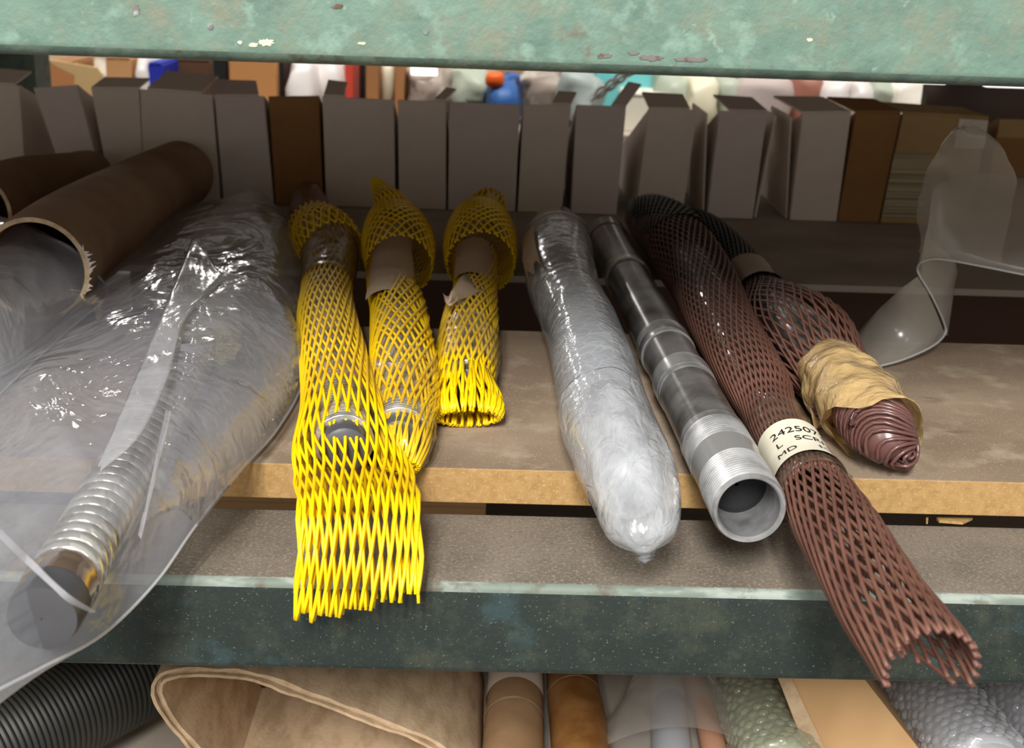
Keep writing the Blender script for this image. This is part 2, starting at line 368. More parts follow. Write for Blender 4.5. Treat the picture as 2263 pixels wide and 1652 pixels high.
BX = [
 ([(-60,184),(43,189),(62,470),(-40,470)], .20, 'boxw', 'pale box cut off by the left edge of the view', [(.0,.9,.012,.03,.01)]),
 ([(73,194),(170,188),(240,474),(160,478)], .16, 'boxp', 'lilac white box leaning to the left behind the brown tube', None),
 ([(201,197),(307,197),(322,470),(250,470)], .17, 'boxw', 'narrow pale box left of the wide one, above the brown tube', [(0,1,.006,.05,.0)]),
 ([(309,197),(469,209),(487,462),(322,462)], .19, 'boxw', 'wide pale box with a white flap folded back on top', [(.1,.85,.014,.05,.01)]),
 ([(474,213),(583,213),(605,452),(495,456)], .18, 'boxp', 'film-wrapped greyish box left of the dark brown box', [(.0,.9,.012,.04,-.01)]),
 ([(593,213),(704,212),(714,446),(609,446)], .16, 'boxk', 'dark brown kraft box among pale ones', None),
 ([(712,213),(870,221),(873,458),(721,454)], .15, 'boxw', 'wide grey box right of the dark brown box', [(.02,.3,.012,.04,.0)]),
 ([(879,221),(986,224),(985,459),(882,457)], .16, 'boxw', 'narrow grey box left of the squarish one', [(.75,.98,.010,.03,.012)]),
 ([(993,225),(1149,231),(1138,472),(990,464)], .15, 'boxp', 'squarish grey box behind the third yellow sleeve', None),
 ([(1157,231),(1262,232),(1241,472),(1144,469)], .16, 'boxw', 'darkish grey box above the film-wrapped pipe', [(.6,1,.010,.03,.008)]),
 ([(1274,232),(1384,235),(1362,476),(1262,471)], .17, 'boxp', 'leaning grey box just left of a wide dark gap', [(.7,1,.022,.03,.02)]),
 ([(1434,241),(1541,243),(1507,482),(1404,478)], .20, 'boxw', 'grey box leaning over the black end of the brown sleeve', [(0,.85,.012,.04,-.004)]),
 ([(1591,245),(1696,248),(1663,484),(1562,481)], .18, 'boxp', 'leaning grey box with layered cardboard along its left side', [(.2,1,.010,.05,-.01)]),
 ([(1774,251),(1881,250),(1848,493),(1745,491)], .19, 'boxw', 'brightest pale box right of a deep dark gap', [(0,1,.010,.06,-.02)]),
 ([(1892,249),(1992,250),(1942,488),(1851,486)], .18, 'boxk', 'yellow-brown box beside the brightest pale one', [(0,1,.009,.05,-.02)]),
 ([(1996,251),(2186,262),(2140,492),(1946,488)], .18, 'boxy', 'yellowed box with a lined paper label behind the clear film', [(0,1,.006,.04,-.02)]),
 ([(2208,262),(2350,266),(2310,500),(2170,494)], .18, 'boxk', 'two-toned box cut off by the right edge of the view', None),
]
bxo = [bin_box('bin_box', q, d, M[m], lab, flap=fl_) for q, d, m, lab, fl_ in BX]
# second boards seen along the sides of leaning boxes
for i, dx in ((12, -.014), (12, .010), (13, -.012)):
    q = BX[i][0]; t = bxo[i]; tl, tr, br, bl = [P(x, y, Y=YB) for x, y in q]
    e = (tl, bl) if dx < 0 else (tr, br)
    b = MB(); o_ = Vector((dx, .006, -.004)); h = Vector((.002, 0, 0)); D = Vector((0, .1, 0))
    lo, hi = Vector((e[1].x, e[1].y, .001))+Vector((dx*.3, .006, 0)), e[0]+o_
    b.hexa([lo, lo+h, hi+h, hi], [lo+D, lo+h+D, hi+h+D, hi+D]); b.build('side_panel', M['boxw'], t, False)
t = bxo[15]
b = MB(); b.slab([P(1976,338,Y=YB-.0006), P(2060,340,Y=YB-.0006), P(2036,482,Y=YB-.0006), P(1948,480,Y=YB-.0006)], -.0005)
lb = b.build('paper_label', mat('lined_label', (196, 182, 150), .8, layers=(((150, 136, 108), 1, .45, .55, K(kind='noise', stretch=(1, 1, 300), detail=0)),)), t, False)
lb['label'] = 'lined paper label'
b = MB(); b.slab([P(2120,262,Y=YB-.0006), P(2184,266,Y=YB-.0006), P(2174,330,Y=YB-.0006), P(2108,326,Y=YB-.0006)], -.0005); b.build('paper_label', M['boxw'], t, False)
b = MB(); b.slab([P(2209,263,Y=YB-.0006), P(2345,267,Y=YB-.0006), P(2340,309,Y=YB-.0006), P(2204,303,Y=YB-.0006)], -.0005); b.build('paper_label', M['boxy'], bxo[16], False)
b = MB()
for fx, y0, y1 in ((.82, 235, 300), (.74, 240, 330), (.3, 260, 310)):
    pass
# dark brown panel standing behind the right-hand boxes
b = MB(); a = P(2052, 182, Y=1.60); e = P(2420, 184, Y=1.60)
b.box(a.x, e.x, 1.60, 1.62, 0, a.z+.012)
tag(b.build('brown_panel', mat('dark_hardboard', (84, 66, 58), .7), None, False, bevel=.001), 'dark brown panel standing behind the right-hand boxes', 'panel')
# strip of dark items lying in gap: wood splinters on the ledge
for i, pts in enumerate((((2046,1143),(2052,1141),(2051,1152),(2047,1151)), ((2070,1142),(2150,1143),(2128,1153),(2076,1149)))):
    b = MB(); b.slab([P(x, y, z=-.0255) for x, y in pts], .0016)
    tag(b.build('wood_splinter', M['core'], None, False), ('tiny wood chip beside the longer splinter on the dusty ledge', 'long pale wood splinter on the ledge under the board edge')[i], 'splinter')

# ------------------------------------------------------------------ clutter on the next aisle's rack
FY = 2.15
def crumple(name, x0, y0, x1, y1, Y, m, label, cat, amp=.012, zb=0.0, dp=.12, seed=0):
    a = P(x0, y0, Y=Y); e = P(x1, y1, Y=Y); top = max(a.z, e.z); x_0, x_1 = a.x, e.x
    cx_, cz_ = (x_0+x_1)/2, (top+zb)/2; rx, rz = (x_1-x_0)/2, max(.01, (top-zb)/2)
    b = MB(); n, k = 18, 12; rows = []
    for i in range(k+1):
        th = PI*i/k; row = []
        for j in range(n):
            ph = 2*PI*j/n; sp = lambda v, e_: math.copysign(abs(v)**e_, v)
            p = Vector((sp(math.sin(th), .6)*sp(math.cos(ph), .6), sp(math.sin(th), .6)*sp(math.sin(ph), .6), -sp(math.cos(th), .6)))
            q = Vector((cx_+p.x*rx, Y+dp/2+p.y*dp/2, cz_+p.z*rz))
            nz = noise.noise_vector(q*26+Vector((seed, 0, 0)))
            q += nz*amp; q.z = max(zb+.0005, q.z); row.append(q)
        rows.append(row)
    b.grid(rows, True)
    return tag(b.build(name, m, None, True), label, cat)
def carton(name, x0, y0, x1, y1, Y, m, label, cat='box', zb=0.0, dp=.12):
    a = P(x0, y0, Y=Y); e = P(x1, y1, Y=Y); t = thing(name, label, cat, ((a.x+e.x)/2, Y, zb))
    z1 = max(a.z, zb+.02); b = MB(); b.box(a.x, e.x, Y, Y+dp, zb, z1); b.build('body', m, t, False, bevel=.002)
    b = MB(); w_ = (a.x+e.x)/2; b.box(a.x+.002, w_-.001, Y-.0012, Y+dp+.0012, z1, z1+.003); b.box(w_+.001, e.x-.002, Y-.0012, Y+dp+.0012, z1, z1+.003); b.build('top_flaps', m, t, False)
    return t
b = MB(); b.box(-1.6, 1.6, FY-.1, FY+.65, -.03, 0)
tag(b.build('far_shelf_deck', M['backboard'], None, False), 'shelf deck of the next rack holding blurred stock', 'shelf board')
b = MB(); b.box(-1.6, 1.6, FY+.62, FY+.65, 0, .13)
tag(b.build('back_panel', mat('far_panel', (150, 128, 104), .8, layers=(((110, 86, 66), 5, .45, .55, K()), ((190, 180, 165), 7, .55, .65, K()))), None, False), 'brownish panel far behind the blurred stock', 'panel')
def mm(n, c, r=.6, **k): return mat(n, c, r, **k)
clear_w = mm('white_poly', (222, 214, 210), .35); creamb = mm('cream_poly', (222, 214, 186), .45); greenb = mm('grey_green_poly', (168, 176, 158), .45)
black = mm('black_far', (26, 26, 28), .6); woodf = mm('far_wood', (166, 114, 70), .7); tanb = mm('far_tan_box', (196, 148, 100), .8)
cream = mm('far_cream', (226, 190, 134), .8); blue = mm('far_blue', (34, 50, 170), .5); blue2 = mm('far_blue_tool', (44, 92, 156), .5, layers=(((24, 50, 92), 30, .5, .6, K()),))
orange = mm('far_orange', (236, 98, 28), .5); tealp = mm('far_turquoise', (112, 196, 200), .6); pink = mm('far_pinkish', (182, 166, 160), .6); red = mm('far_red', (206, 74, 58), .5)
mix1 = mm('far_mixed', (150, 136, 124), .5, layers=(((196, 184, 170), 14, .5, .6, K()), ((96, 84, 76), 18, .55, .6, K())))
# green back upright
a = P(-40, 120, Y=1.72); e = P(86, 120, Y=1.72)
b = MB(); b.box(a.x, e.x-.012, 1.72, 1.725, -1, .6); b.box(e.x-.012, e.x, 1.70, 1.76, -1, .6); b.box(a.x, a.x+.012, 1.70, 1.76, -1, .6)
tag(b.build('rack_upright', M['mint'], None, False, bevel=.001), 'pale green rack upright blurred behind the boxes at left', 'rack post')
# torn cream board leaning
b = MB(); b.slab([P(88,128,Y=2.02), P(215,150,Y=2.02), P(225,164,Y=2.02), P(165,166,Y=2.02)], .006); b.slab([P(165,166,Y=2.02), P(225,164,Y=2.02), P(225,260,Y=2.02), P(165,260,Y=2.02)], .006)
tag(b.build('torn_cardboard', cream, None, False), 'cream torn cardboard sheet slanting behind the left boxes', 'cardboard')
carton('far_carton', 95, 138, 170, 250, FY+.1, woodf, 'small brown carton under the torn cream cardboard')
carton('far_carton', 232, 128, 296, 250, FY, tanb, 'tan carton between torn cardboard and white paper')
crumple('white_paper', 290, 126, 334, 250, FY-.02, clear_w, 'white paper sheet beside a deep blue packet', 'paper', .006)
carton('far_packet', 326, 142, 364, 250, FY-.01, blue, 'deep blue packet behind the white box flap', 'packet')
carton('far_carton', 366, 132, 470, 250, FY+.1, mm('far_dark_brown', (86, 56, 36), .7), 'dark brown carton behind the white flap')
carton('far_case', 470, 130, 504, 250, FY, black, 'black case left of the orange-tan carton', 'case')
carton('far_carton', 505, 128, 612, 250, FY-.03, mm('far_orange_tan', (196, 138, 84), .8), 'orange-tan carton right of a black case')
carton('far_case', 613, 128, 630, 250, FY, black, 'black case right of the orange-tan carton', 'case')
crumple('far_bag', 628, 132, 700, 250, FY-.06, clear_w, 'white plastic bag with red print left of brown posts', 'bag', .012, seed=3)
crumple('far_bag', 678, 128, 764, 250, FY-.02, clear_w, 'whitish plastic bag right of the red packet', 'bag', .012, seed=5)
carton('far_packet', 664, 128, 700, 180, FY+.12, red, 'red packet between two white plastic bags', 'packet')
carton('far_packet', 762, 128, 782, 250, FY, red, 'narrow red packet left of the brown posts', 'packet')
carton('far_case', 780, 128, 810, 250, FY+.1, black, 'dark case between red packet and brown posts', 'case')
carton('wood_post', 808, 120, 836, 260, FY-.04, woodf, 'left one of two brown wooden posts', 'post')
crumple('far_bottle', 834, 128, 874, 250, FY, creamb, 'cream container between the two brown posts', 'container', .006)
carton('wood_post', 872, 120, 892, 260, FY-.04, woodf, 'right one of two brown wooden posts', 'post')
crumple('far_bag', 890, 150, 1010, 260, FY-.04, mix1, 'dull grey-brown bag under the white lamp', 'bag', .02, seed=9)
crumple('far_bag', 1000, 155, 1075, 260, FY-.08, greenb, 'grey-green bag left of the orange cap', 'bag', .016, seed=12)
crumple('orange_cap', 1072, 160, 1114, 197, FY-.14, orange, 'round orange cap sitting on the blue tool', 'cap', .003, zb=P(1090, 197, Y=FY-.14).z, dp=.05)
crumple('blue_tool', 1076, 186, 1150, 262, FY-.15, blue2, 'blue tool body right below the orange cap', 'tool', .008)
crumple('blue_tool', 1110, 164, 1150, 262, FY-.08, blue2, 'taller blue tool body right of the orange cap', 'tool', .008)
crumple('far_bag', 1144, 160, 1246, 262, FY-.02, mix1, 'mottled grey-brown bag right of the blue tools', 'bag', .022, seed=20)
crumple('far_bag', 1238, 160, 1330, 262, FY-.05, mm('far_greygreen', (156, 166, 162), .5), 'grey-green sheet bag left of the shiny chain', 'bag', .02, seed=22)
carton('turquoise_panel', 1318, 150, 1470, 215, FY+.05, tealp, 'bright turquoise bin behind the shiny chain', 'bin')
carton('far_carton', 1380, 210, 1480, 262, FY-.05, mm('far_white', (226, 220, 204), .6), 'whitish carton below the turquoise bin')
for i, (x0, x1, m_, lab, sd) in enumerate(((1458, 1530, greenb, 'pale green bag right of the turquoise bin', 31), (1520, 1592, creamb, 'cream bag behind a folded brown flap', 33), (1585, 1640, greenb, 'greenish clear bag left of the pinkish one', 35),
        (1632, 1760, pink, 'pinkish grey bag behind the leaning boxes', 37), (1752, 1822, mm('far_redbrown', (158, 104, 88), .5), 'reddish brown bag with yellow bits', 39), (1815, 1880, clear_w, 'white bag left of a yellow strip', 41), (1872, 1896, mm('far_ochre', (206, 166, 76), .5), 'ochre packet between white bags', 43),
        (1884, 1936, clear_w, 'white pointed bag right of the ochre packet', 45), (1930, 1986, greenb, 'mossy green bag near the bright white one', 47), (1975, 2062, mm('far_bright', (244, 236, 222), .5), 'bright white bag left of the dark brown panel', 49))):
    crumple('far_bag', x0, 165 + (i % 3)*4, x1, 265, FY-.04-.02*(i % 2), m_, lab, 'bag', .014, seed=sd)
# shiny chain
t = thing('chain', 'shiny chain of clear links hanging before the turquoise bin', 'chain', tuple(P(1345, 190, Y=1.87)))
crom = mm('chain_chrome', (235, 235, 235), .12, metal=1)
for k in range(41):
    c = P(1318+k*10.5, 212-k*8, Y=1.87); b = MB(); dz = Vector((0, 0, 1)); ax = (P(1400,150,Y=1.87)-P(1318,212,Y=1.87)).normalized()
    sd = ax.cross(Vector((0, 1, 0))) if k % 2 else Vector((0, 1, 0))
    b.wire([c + ax*(.010*math.cos(2*PI*i/14)) + sd*(.006*math.sin(2*PI*i/14)) for i in range(15)], .0022, 6); b.build('link', crom, t)
# lamps of the far aisle
em = bpy.data.materials.new('lamp_white'); em.use_nodes = True
eb = em.node_tree.nodes['Principled BSDF']; eb.inputs['Emission Color'].default_value = (1, .98, .94, 1); eb.inputs['Emission Strength'].default_value = 1.6
for (x0, y0, x1, y1, Yl, lab) in ((908, 146, 966, 168, 2.08, 'small white lit block behind the grey box'), (2180, 186, 2380, 199, 1.55, 'white lit strip at the right above the dark panel'), (1990, 178, 2090, 187, 1.58, 'short white lit strip left of the dark panel')):
    a = P(x0, y0, Y=Yl); e = P(x1, y1, Y=Yl); b = MB(); b.box(a.x, e.x, Yl, Yl+.012, min(a.z, e.z), max(a.z, e.z))
    tag(b.build('lamp_strip', em, None, False, bevel=.001), lab, 'lamp')

# ------------------------------------------------------------------ sleeves, screens, pipes
def net(tube, N, cell, r, mat_, name, parent, u0=0.0, u1=1.0, end=None, start=None, kind=None, step=.004, seg=5, phase=0.0, radial=.45, jit=0.0, sharp=1.0):
    """tubular netting: two families of slanting strands fused at their crossings"""
    tube.cache(); b = MB(); n = max(8, int(tube.L*(u1-u0)/step)); k = 2*PI/N
    rnd = random.Random(int(N*1000+cell*1e5))
    for s in (1, -1):
        for i in range(N):
            pts = []; j0 = rnd.uniform(-1, 1)*jit; j1 = rnd.uniform(0, 6.28)
            for q in range(n+1):
                u = u0+(u1-u0)*q/n; tw = u*tube.L/cell
                ph = i*k + phase + s*k*tw + j0*k*math.sin(u*9+j1)
                if end and u > end(ph): break
                if start and u < start(ph): continue
                pts.append(tube.pt(u, ph, s*r*radial))
            if len(pts) > 2: b.wire(pts, r, seg)
    return b.build(name, mat_, parent, True, kind)
def skin(tube, name, mat_, parent, u0=0, u1=1, off=0.0, nu=60, nv=48, wr=0.0, wf=60, ph0=0, ph1=2*PI, cap=False, seed=0, hem=None, stretch=(1, 1, 1), facet=False):
    tube.cache(); b = MB(); rows = []; closed = abs(ph1-ph0-2*PI) < 1e-6
    for i in range(nu+1):
        u = u0+(u1-u0)*i/nu; row = []
        for j in range(nv if closed else nv+1):
            ph = ph0+(ph1-ph0)*j/nv; uu = u
            if hem: uu = u0 + (u-u0)*hem(ph)
            p = tube.pt(uu, ph, off)
            if wr:
                c = tube.pt(uu, ph, -tube.raw(uu)[1]*.98); d = (p-c)
                if d.length > 1e-6:
                    q = Vector((p.x*stretch[0], p.y*stretch[1], p.z*stretch[2]))*wf + Vector((seed, 0, 0))
                    h = 1-abs(noise.noise(q))*2 + .5*(1-abs(noise.noise(q*2.1))*2)
                    p = p + d.normalized()*(wr*(h-.6))
            row.append(p)
        rows.append(row)
    b.grid(rows, closed, 0, cap and closed, cap and closed)
    if facet:
        r_ = random.Random(seed); f2 = []
        for p in b.v: p += Vector((r_.uniform(-1, 1), r_.uniform(-1, 1), r_.uniform(-1, 1)))*wr*.5
        for q in b.f: f2 += [(q[0], q[1], q[2]), (q[0], q[2], q[3])] if len(q) == 4 else [q]
        b.f = f2; b.m = [0]*len(f2)
    return b.build(name, mat_, parent, True)
def screen(tube, u0, u1, r, pitch, name, mat_, parent, seg=26, dp=.22):
    """wire-wound well screen: a rounded wire turn every pitch"""
    tube.cache(); b = MB(); n = int(tube.L*(u1-u0)/pitch); rows = []
    for i in range(n):
        for k_ in range(6):
            th = PI*k_/6; u = u0+(u1-u0)*(i+.5-.5*math.cos(th))/n; c, U, V, a, bb, f = tube.frame(u); rr = r-.0004+.42*pitch*math.sin(th)
            rows.append([c + (U*math.cos(2*PI*k/seg)+V*math.sin(2*PI*k/seg))*rr for k in range(seg)])
    b.grid(rows, True, 0, True, True)
    return b.build(name, mat_, parent, True)
def plug(tube, u, r, depth_, name, mat_, parent, seg=24, dirn=1):
    c, U, V, a, bb, f = tube.frame(u); t = (tube.raw(min(1, u+.01))[0]-tube.raw(max(0, u-.01))[0]).normalized()*dirn
    b = MB(); b.lathe(c, t, [(-.004, r), (depth_*.6, r), (depth_*.9, r*.93), (depth_, r*.8), (depth_, 0.0005)], seg); return b.build(name, mat_, parent, True, angle=40)
# ---- first yellow sleeve: hangs over the beam
T = Tube([S(700,505,62,0), S(728,560,58), S(722,640,54), S(722,700,62), S(735,780,71), S(748,860,79), S(758,920,92,0,.9), S(765,985,114,0,.55), S(783,1050,130,0,.33,flat=.5), S(793,1110,134,0,.22,zc=.012,flat=.7),
          S(795,1180,135,0,.17,zc=.002,flat=.75), S(794,1250,138,0,.13,zc=-.010,flat=.8), S(790,1320,140,0,.11,zc=-.024,flat=.8), S(786,1395,146,0,.1,zc=-.040,flat=.8)])
t = thing('netted_screen', 'yellow netted well screen whose empty sleeve end hangs over the beam', 'well screen', tuple(P(730, 800, z=0)), 'yellow netted well screens')
net(T, 29, .036, .00095, M['yellow'], 'net_sleeve', t, u0=.0, u1=1.0, end=lambda ph: 1-.022*(1+math.cos(ph))*.5 - .007*abs(math.sin(ph*5)), jit=.12)
Ti = Tube([S(695,500,40,.001), S(722,640,40,.003), S(722,700,43,.003), S(735,780,48,.003), S(748,860,54,.003), S(756,940,60,.003), S(760,978,62,.003)])
screen(Ti, .0, 1, .0150, .0046, 'wire_screen', M['wire'], t)
plug(Ti, 1.0, .0135, .012, 'end_cap', M['cap'], t)
skin(T, 'tape_wrap', M['tapedull'], t, .13, .30, .0018, 30, 40, .0012, 90)
Tc = Tube([S(690,497,40,.004), S(706,508,58,.003), S(722,530,70,.002), S(738,553,66,.001)])
net(Tc, 24, .020, .0008, M['yellow'], 'folded_cuff', t, phase=.1, step=.002)
Tb = Tube([S(682,428,26,.004,1), S(684,455,40,.002), S(692,495,46,.002)])
skin(Tb, 'amber_wrap', mat('dark_amber_wrap', (120, 78, 46), .4, spec=.5), t, 0, 1, 0, 16, 24, .002, 60, cap=True)
# ---- second yellow sleeve
T = Tube([S(862,590,50,0), S(866,640,52), S(880,680,59), S(886,740,65), S(892,800,72), S(893,870,71), S(892,930,62), S(889,985,56,0,.9), S(884,1032,40,0,.6)])
t = thing('netted_screen', 'yellow netted well screen with a taped end and a tan paper tag on top', 'well screen', tuple(P(890, 800, z=0)), 'yellow netted well screens')
net(T, 23, .026, .00098, M['yellow'], 'net_sleeve', t, jit=.35)
Ti = Tube([S(872,560,38,.002), S(868,640,38,.003), S(878,700,44,.003), S(885,800,50,.003), S(886,900,48,.003), S(884,960,46,.003)])
screen(Ti, 0, 1, .0152, .0046, 'wire_screen', M['wire'], t)
plug(Ti, 1.0, .0138, .012, 'end_cap', M['cap'], t)
skin(T, 'clear_tape', M['tape'], t, .72, 1.0, .0022, 40, 44, .0022, 70, hem=lambda ph: 1+.04*math.sin(3*ph))
b = MB(); rr = random.Random(4)
for i in range(26):
    a = 2*PI*i/26; c = T.pt(.995, a, -.003)
    b.wire([T.pt(.985, a, -.002), T.pt(1.0, a, -.0035), T.pt(.985, a+.2, -.007), T.pt(.965, a+.3, -.009)], .001, 5)
b.build('folded_rim', M['yellow'], t)
bump_ = MB()
Tk = Tube([S(925,810,30,.012), S(938,850,34,.012), S(930,900,34,.010), S(912,950,28,.008)])
net(Tk, 14, .016, .0009, M['yellow'], 'bunched_net', t, jit=.5, step=.003)
Tc = Tube([S(868,481,24,.012), S(872,498,60,.004), S(879,535,78,.001), S(882,562,78,.001), S(883,588,72,.001)])
net(Tc, 23, .016, .00085, M['yellow'], 'folded_cuff', t, step=.002)
Tt = Tube([S(868,490,30,0,zc=.034), S(866,462,38,0,zc=.046), S(850,432,24,0,zc=.052), S(828,400,9,0,zc=.062)])
net(Tt, 22, .018, .0008, M['yellow'], 'gathered_tail', t, step=.002)
T2tag = Tube([S(866,545,42,.004), S(866,620,46,.003), S(858,700,50,.003)])
skin(T2tag, 'paper_tag', M['tagpaper'], t, 0, 1, .004, 14, 14, ph0=.62, ph1=2.5, wr=.0008, wf=40)
# ---- third yellow sleeve: short, folded end
T = Tube([S(1050,575,48,0), S(1050,640,46), S(1042,690,56), S(1036,740,62), S(1032,800,64), S(1028,850,61), S(1030,880,70,0,.72), S(1033,905,80,0,.55), S(1034,924,70,0,.45)])
t = thing('netted_screen', 'shortest yellow netted well screen with a looped folded end', 'well screen', tuple(P(1030, 800, z=0)), 'yellow netted well screens')
net(T, 26, .030, .00098, M['yellow'], 'net_sleeve', t, jit=.25)
b = MB()
for i in range(34):
    a = 2*PI*i/34 + .05*math.sin(i*2.1)
    b.wire([T.pt(.90, a, .0005), T.pt(.955, a+.03, .0016), T.pt(.995, a+.08, .001), T.pt(1.0, a+.10, -.001), T.pt(.985, a+.12, -.0032), T.pt(.93, a+.14, -.005)], .00105, 5)
b.build('folded_loops', M['yellow'], t)
Ti = Tube([S(1050,560,40,.002), S(1048,640,36,.003), S(1042,700,42,.003), S(1036,760,46,.003), S(1032,845,48,.003)])
screen(Ti, 0, 1, .0140, .0044, 'wire_screen', M['wire'], t)
plug(Ti, 1.0, .0128, .010, 'end_cap', M['cap'], t)
skin(T, 'clear_tape', M['tape'], t, .66, .86, .0018, 24, 40, .0014, 80)
Tc = Tube([S(1060,478,30,.010), S(1062,500,64,.003), S(1062,535,79,.001), S(1062,562,79,.001), S(1063,582,74,.001)])
net(Tc, 25, .015, .00085, M['yellow'], 'folded_cuff', t, step=.002)
Tt = Tube([S(1066,490,30,0,zc=.032), S(1072,468,42,0,zc=.040), S(1082,448,36,0,zc=.046), S(1090,434,18,0,zc=.050)])
net(Tt, 22, .018, .0008, M['yellow'], 'gathered_tail', t, step=.002)
skin(Tt, 'tail_tape', M['tapedull'], t, .55, 1, -.002, 8, 20)
Tg = Tube([S(1046,575,40,.005), S(1044,615,40,.004), S(1040,650,40,.003)])
skin(Tg, 'paper_tag', M['tagpaper'], t, 0, 1, .004, 12, 12, ph0=.55, ph1=2.4)
b = MB()
rows = []
for i in range(13):
    s_ = i/12
    top = P(1004+s_*70, 648-42*math.sin(PI*min(1, s_*1.25+.08))*(1 if s_ < .8 else .9), z=.045-.012*s_); bot = P(992+s_*74, 668-22*s_, z=.046-.01*s_)
    rows.append([top, top.lerp(bot, .5)+Vector((0, -.003, .004)), bot])
b.grid(rows)
rows = []
for i in range(9):
    s_ = i/8; rows.append([P(978+s_*30, 646+8*math.sin(s_*PI*1.4), z=.046), P(984+s_*30, 668+6*math.sin(s_*PI*1.4), z=.044)])
b.grid(rows)
o = b.build('peeling_label', M['tagpaper'], t); sm = o.modifiers.new('thick', 'SOLIDIFY'); sm.thickness = .0006
# ---- film-wrapped pipe
T = Tube([S(1226,505,52,.0), S(1232,540,72), S(1238,600,79), S(1256,660,79), S(1283,720,82), S(1308,800,90), S(1328,880,95), S(1352,960,101), S(1380,1030,100), S(1403,1090,95), S(1413,1135,84,zc=.019), S(1418,1175,66,zc=.016), S(1421,1205,36,zc=.012), S(1422,1222,12,zc=.008)])
t = thing('wrapped_pipe', 'pipe wrapped in milky crinkled bubble film left of the bare steel pipe', 'pipe', tuple(P(1310, 850, z=0)))
Ti = Tube([S(1235,540,52,.006), S(1308,800,66,.006), S(1392,1080,74,.006)])
b = MB(); rows = []
for i in range(41):
    c, U, V, a, bb, f = Ti.frame(i/40); rows.append([c+(U*math.cos(2*PI*k/28)+V*math.sin(2*PI*k/28))*.0165 for k in range(28)])
b.grid(rows, True, 0, True, True); b.build('inner_pipe', M['greyrod'], t)
skin(T, 'bubble_film', M['wrap'], t, 0, .80, 0, 90, 40, .0010, 22, seed=3, stretch=(1.4, .4, 1.4))
skin(T, 'crumpled_end', M['wrapmilk'], t, .77, 1, .0006, 80, 80, .0015, 24, seed=8, cap=True, stretch=(1.5, .5, 1.2))
b = MB(); rows = []
for i in range(9):
    s_ = i/8; rows.append([P(1398+12*s_+4*math.sin(i*2), 1213+30*s_, z=-.004-.006*s_), P(1424+2*s_, 1208+36*s_, z=.002-.008*s_), P(1452-10*s_+3*math.sin(i*3), 1206+32*s_, z=-.003-.006*s_)])
b.grid(rows); o = b.build('film_tip', M['wrap'], t); sm = o.modifiers.new('thick', 'SOLIDIFY'); sm.thickness = .0005
skin(T, 'paper_strip', M['tagpaper'], t, .20, .38, .0030, 20, 6, .001, 50, ph0=2.3, ph1=2.85, hem=lambda ph: 1+.12*math.sin(ph*20))
skin(T, 'film_seam', M['hem'], t, .17, .18, .0035, 2, 40, ph0=.3, ph1=2.9)
# ---- bare threaded steel pipe
R_ = .0188
A = P(1645, 1102, z=R_); Bq = P(1362, 566, z=R_); ax = (Bq-A); Lp = ax.length*1.28; ax.normalize()
def dist_top(y):
    """distance from the mouth of the top line's point seen at height y"""
    lo, hi = -.05, 1.2
    for _ in range(40):
        mid = (lo+hi)/2; q = A + ax*mid + Vector((0, 0, R_)); v = q-CAM; yy = CY - FPX*v.dot(UPV)/v.dot(FWD)
        if yy > y: lo = mid
        else: hi = mid
    return (lo+hi)/2
def threads(d0, d1, r, n=13, dpt=.0010):
    pass; o_ = []
    for i in range(n):
        a = d0+(d1-d0)*i/n; p_ = (d1-d0)/n
        o_ += [(a+p_*.05, r-dpt), (a+p_*.45, r), (a+p_*.6, r), (a+p_*.98, r-dpt)]
    return o_
t = thing('threaded_pipe', 'bare machined steel pipe with threaded open mouth facing the viewer', 'pipe', tuple(P(1500, 850, z=0)))
dT1, dS, dT2, dR = dist_top(985), dist_top(949), dist_top(915), dist_top(903)
d0 = dist_top(1046)
b = MB(); b.lathe(A+ax*d0, ax, [(.030, R_*.80), (.0015, R_*.815), (0, R_*.86), (0, R_*.93), (.0018, R_*.975)]+threads(.003, dT1-d0, R_*.985)+[(dT1-d0+.0006, R_*.955)], 64)
b.build('threaded_end', M['steel'], t, True, angle=25)
b = MB(); b.lathe(A, ax, [(dT1, R_*.955), (dS, R_*.965)], 64); b.build('thread_gap_band', mat('smooth_steel', (176, 176, 176), .28, .5), t)
b = MB(); b.lathe(A, ax, threads(dS, dT2, R_, 9)+[(dT2, R_*.95), (dT2+.001, R_*1.0), (dR, R_*1.0), (dR+.0016, R_*.955)], 64); b.build('thread_band', M['steel'], t, True, angle=25)
dc0, dc1 = dist_top(806), dist_top(776)
b = MB(); b.lathe(A, ax, [(dR+.0016, R_*.955), (dc0, R_*.955)], 64); b.build('pipe_tube', M['mill'], t)
b = MB(); b.lathe(A, ax, [(dc0-.0005, R_*.955), (dc0+.001, R_*.99), (dc0+.006, R_*.985), (dc0+.0065, R_*1.0), (dc1-.003, R_*1.01), (dc1-.0005, R_*1.0), (dc1, R_*.95)], 64); b.build('collar', M['steel'], t, True, angle=25)
dr0, dr1 = dist_top(727), dist_top(702)
b = MB(); b.lathe(A, ax, [(dc1, R_*.93), (dr0, R_*.93)], 64); b.build('pipe_tube', M['mill'], t)
b = MB(); dm = (dr0+dr1)/2; b.lathe(A, ax, [(dr0, R_*.93), (dr0+.001, R_*.985), (dm-.001, R_*.985), (dm, R_*.965), (dm+.001, R_*.98), (dr1-.001, R_*.985), (dr1, R_*.93)], 64); b.build('collar', M['steel'], t, True, angle=25)
de0, de1 = dist_top(568), dist_top(556)
b = MB(); b.lathe(A, ax, [(dr1, R_*.92), (de0, R_*.92)], 64); b.build('pipe_tube', M['mill'], t)
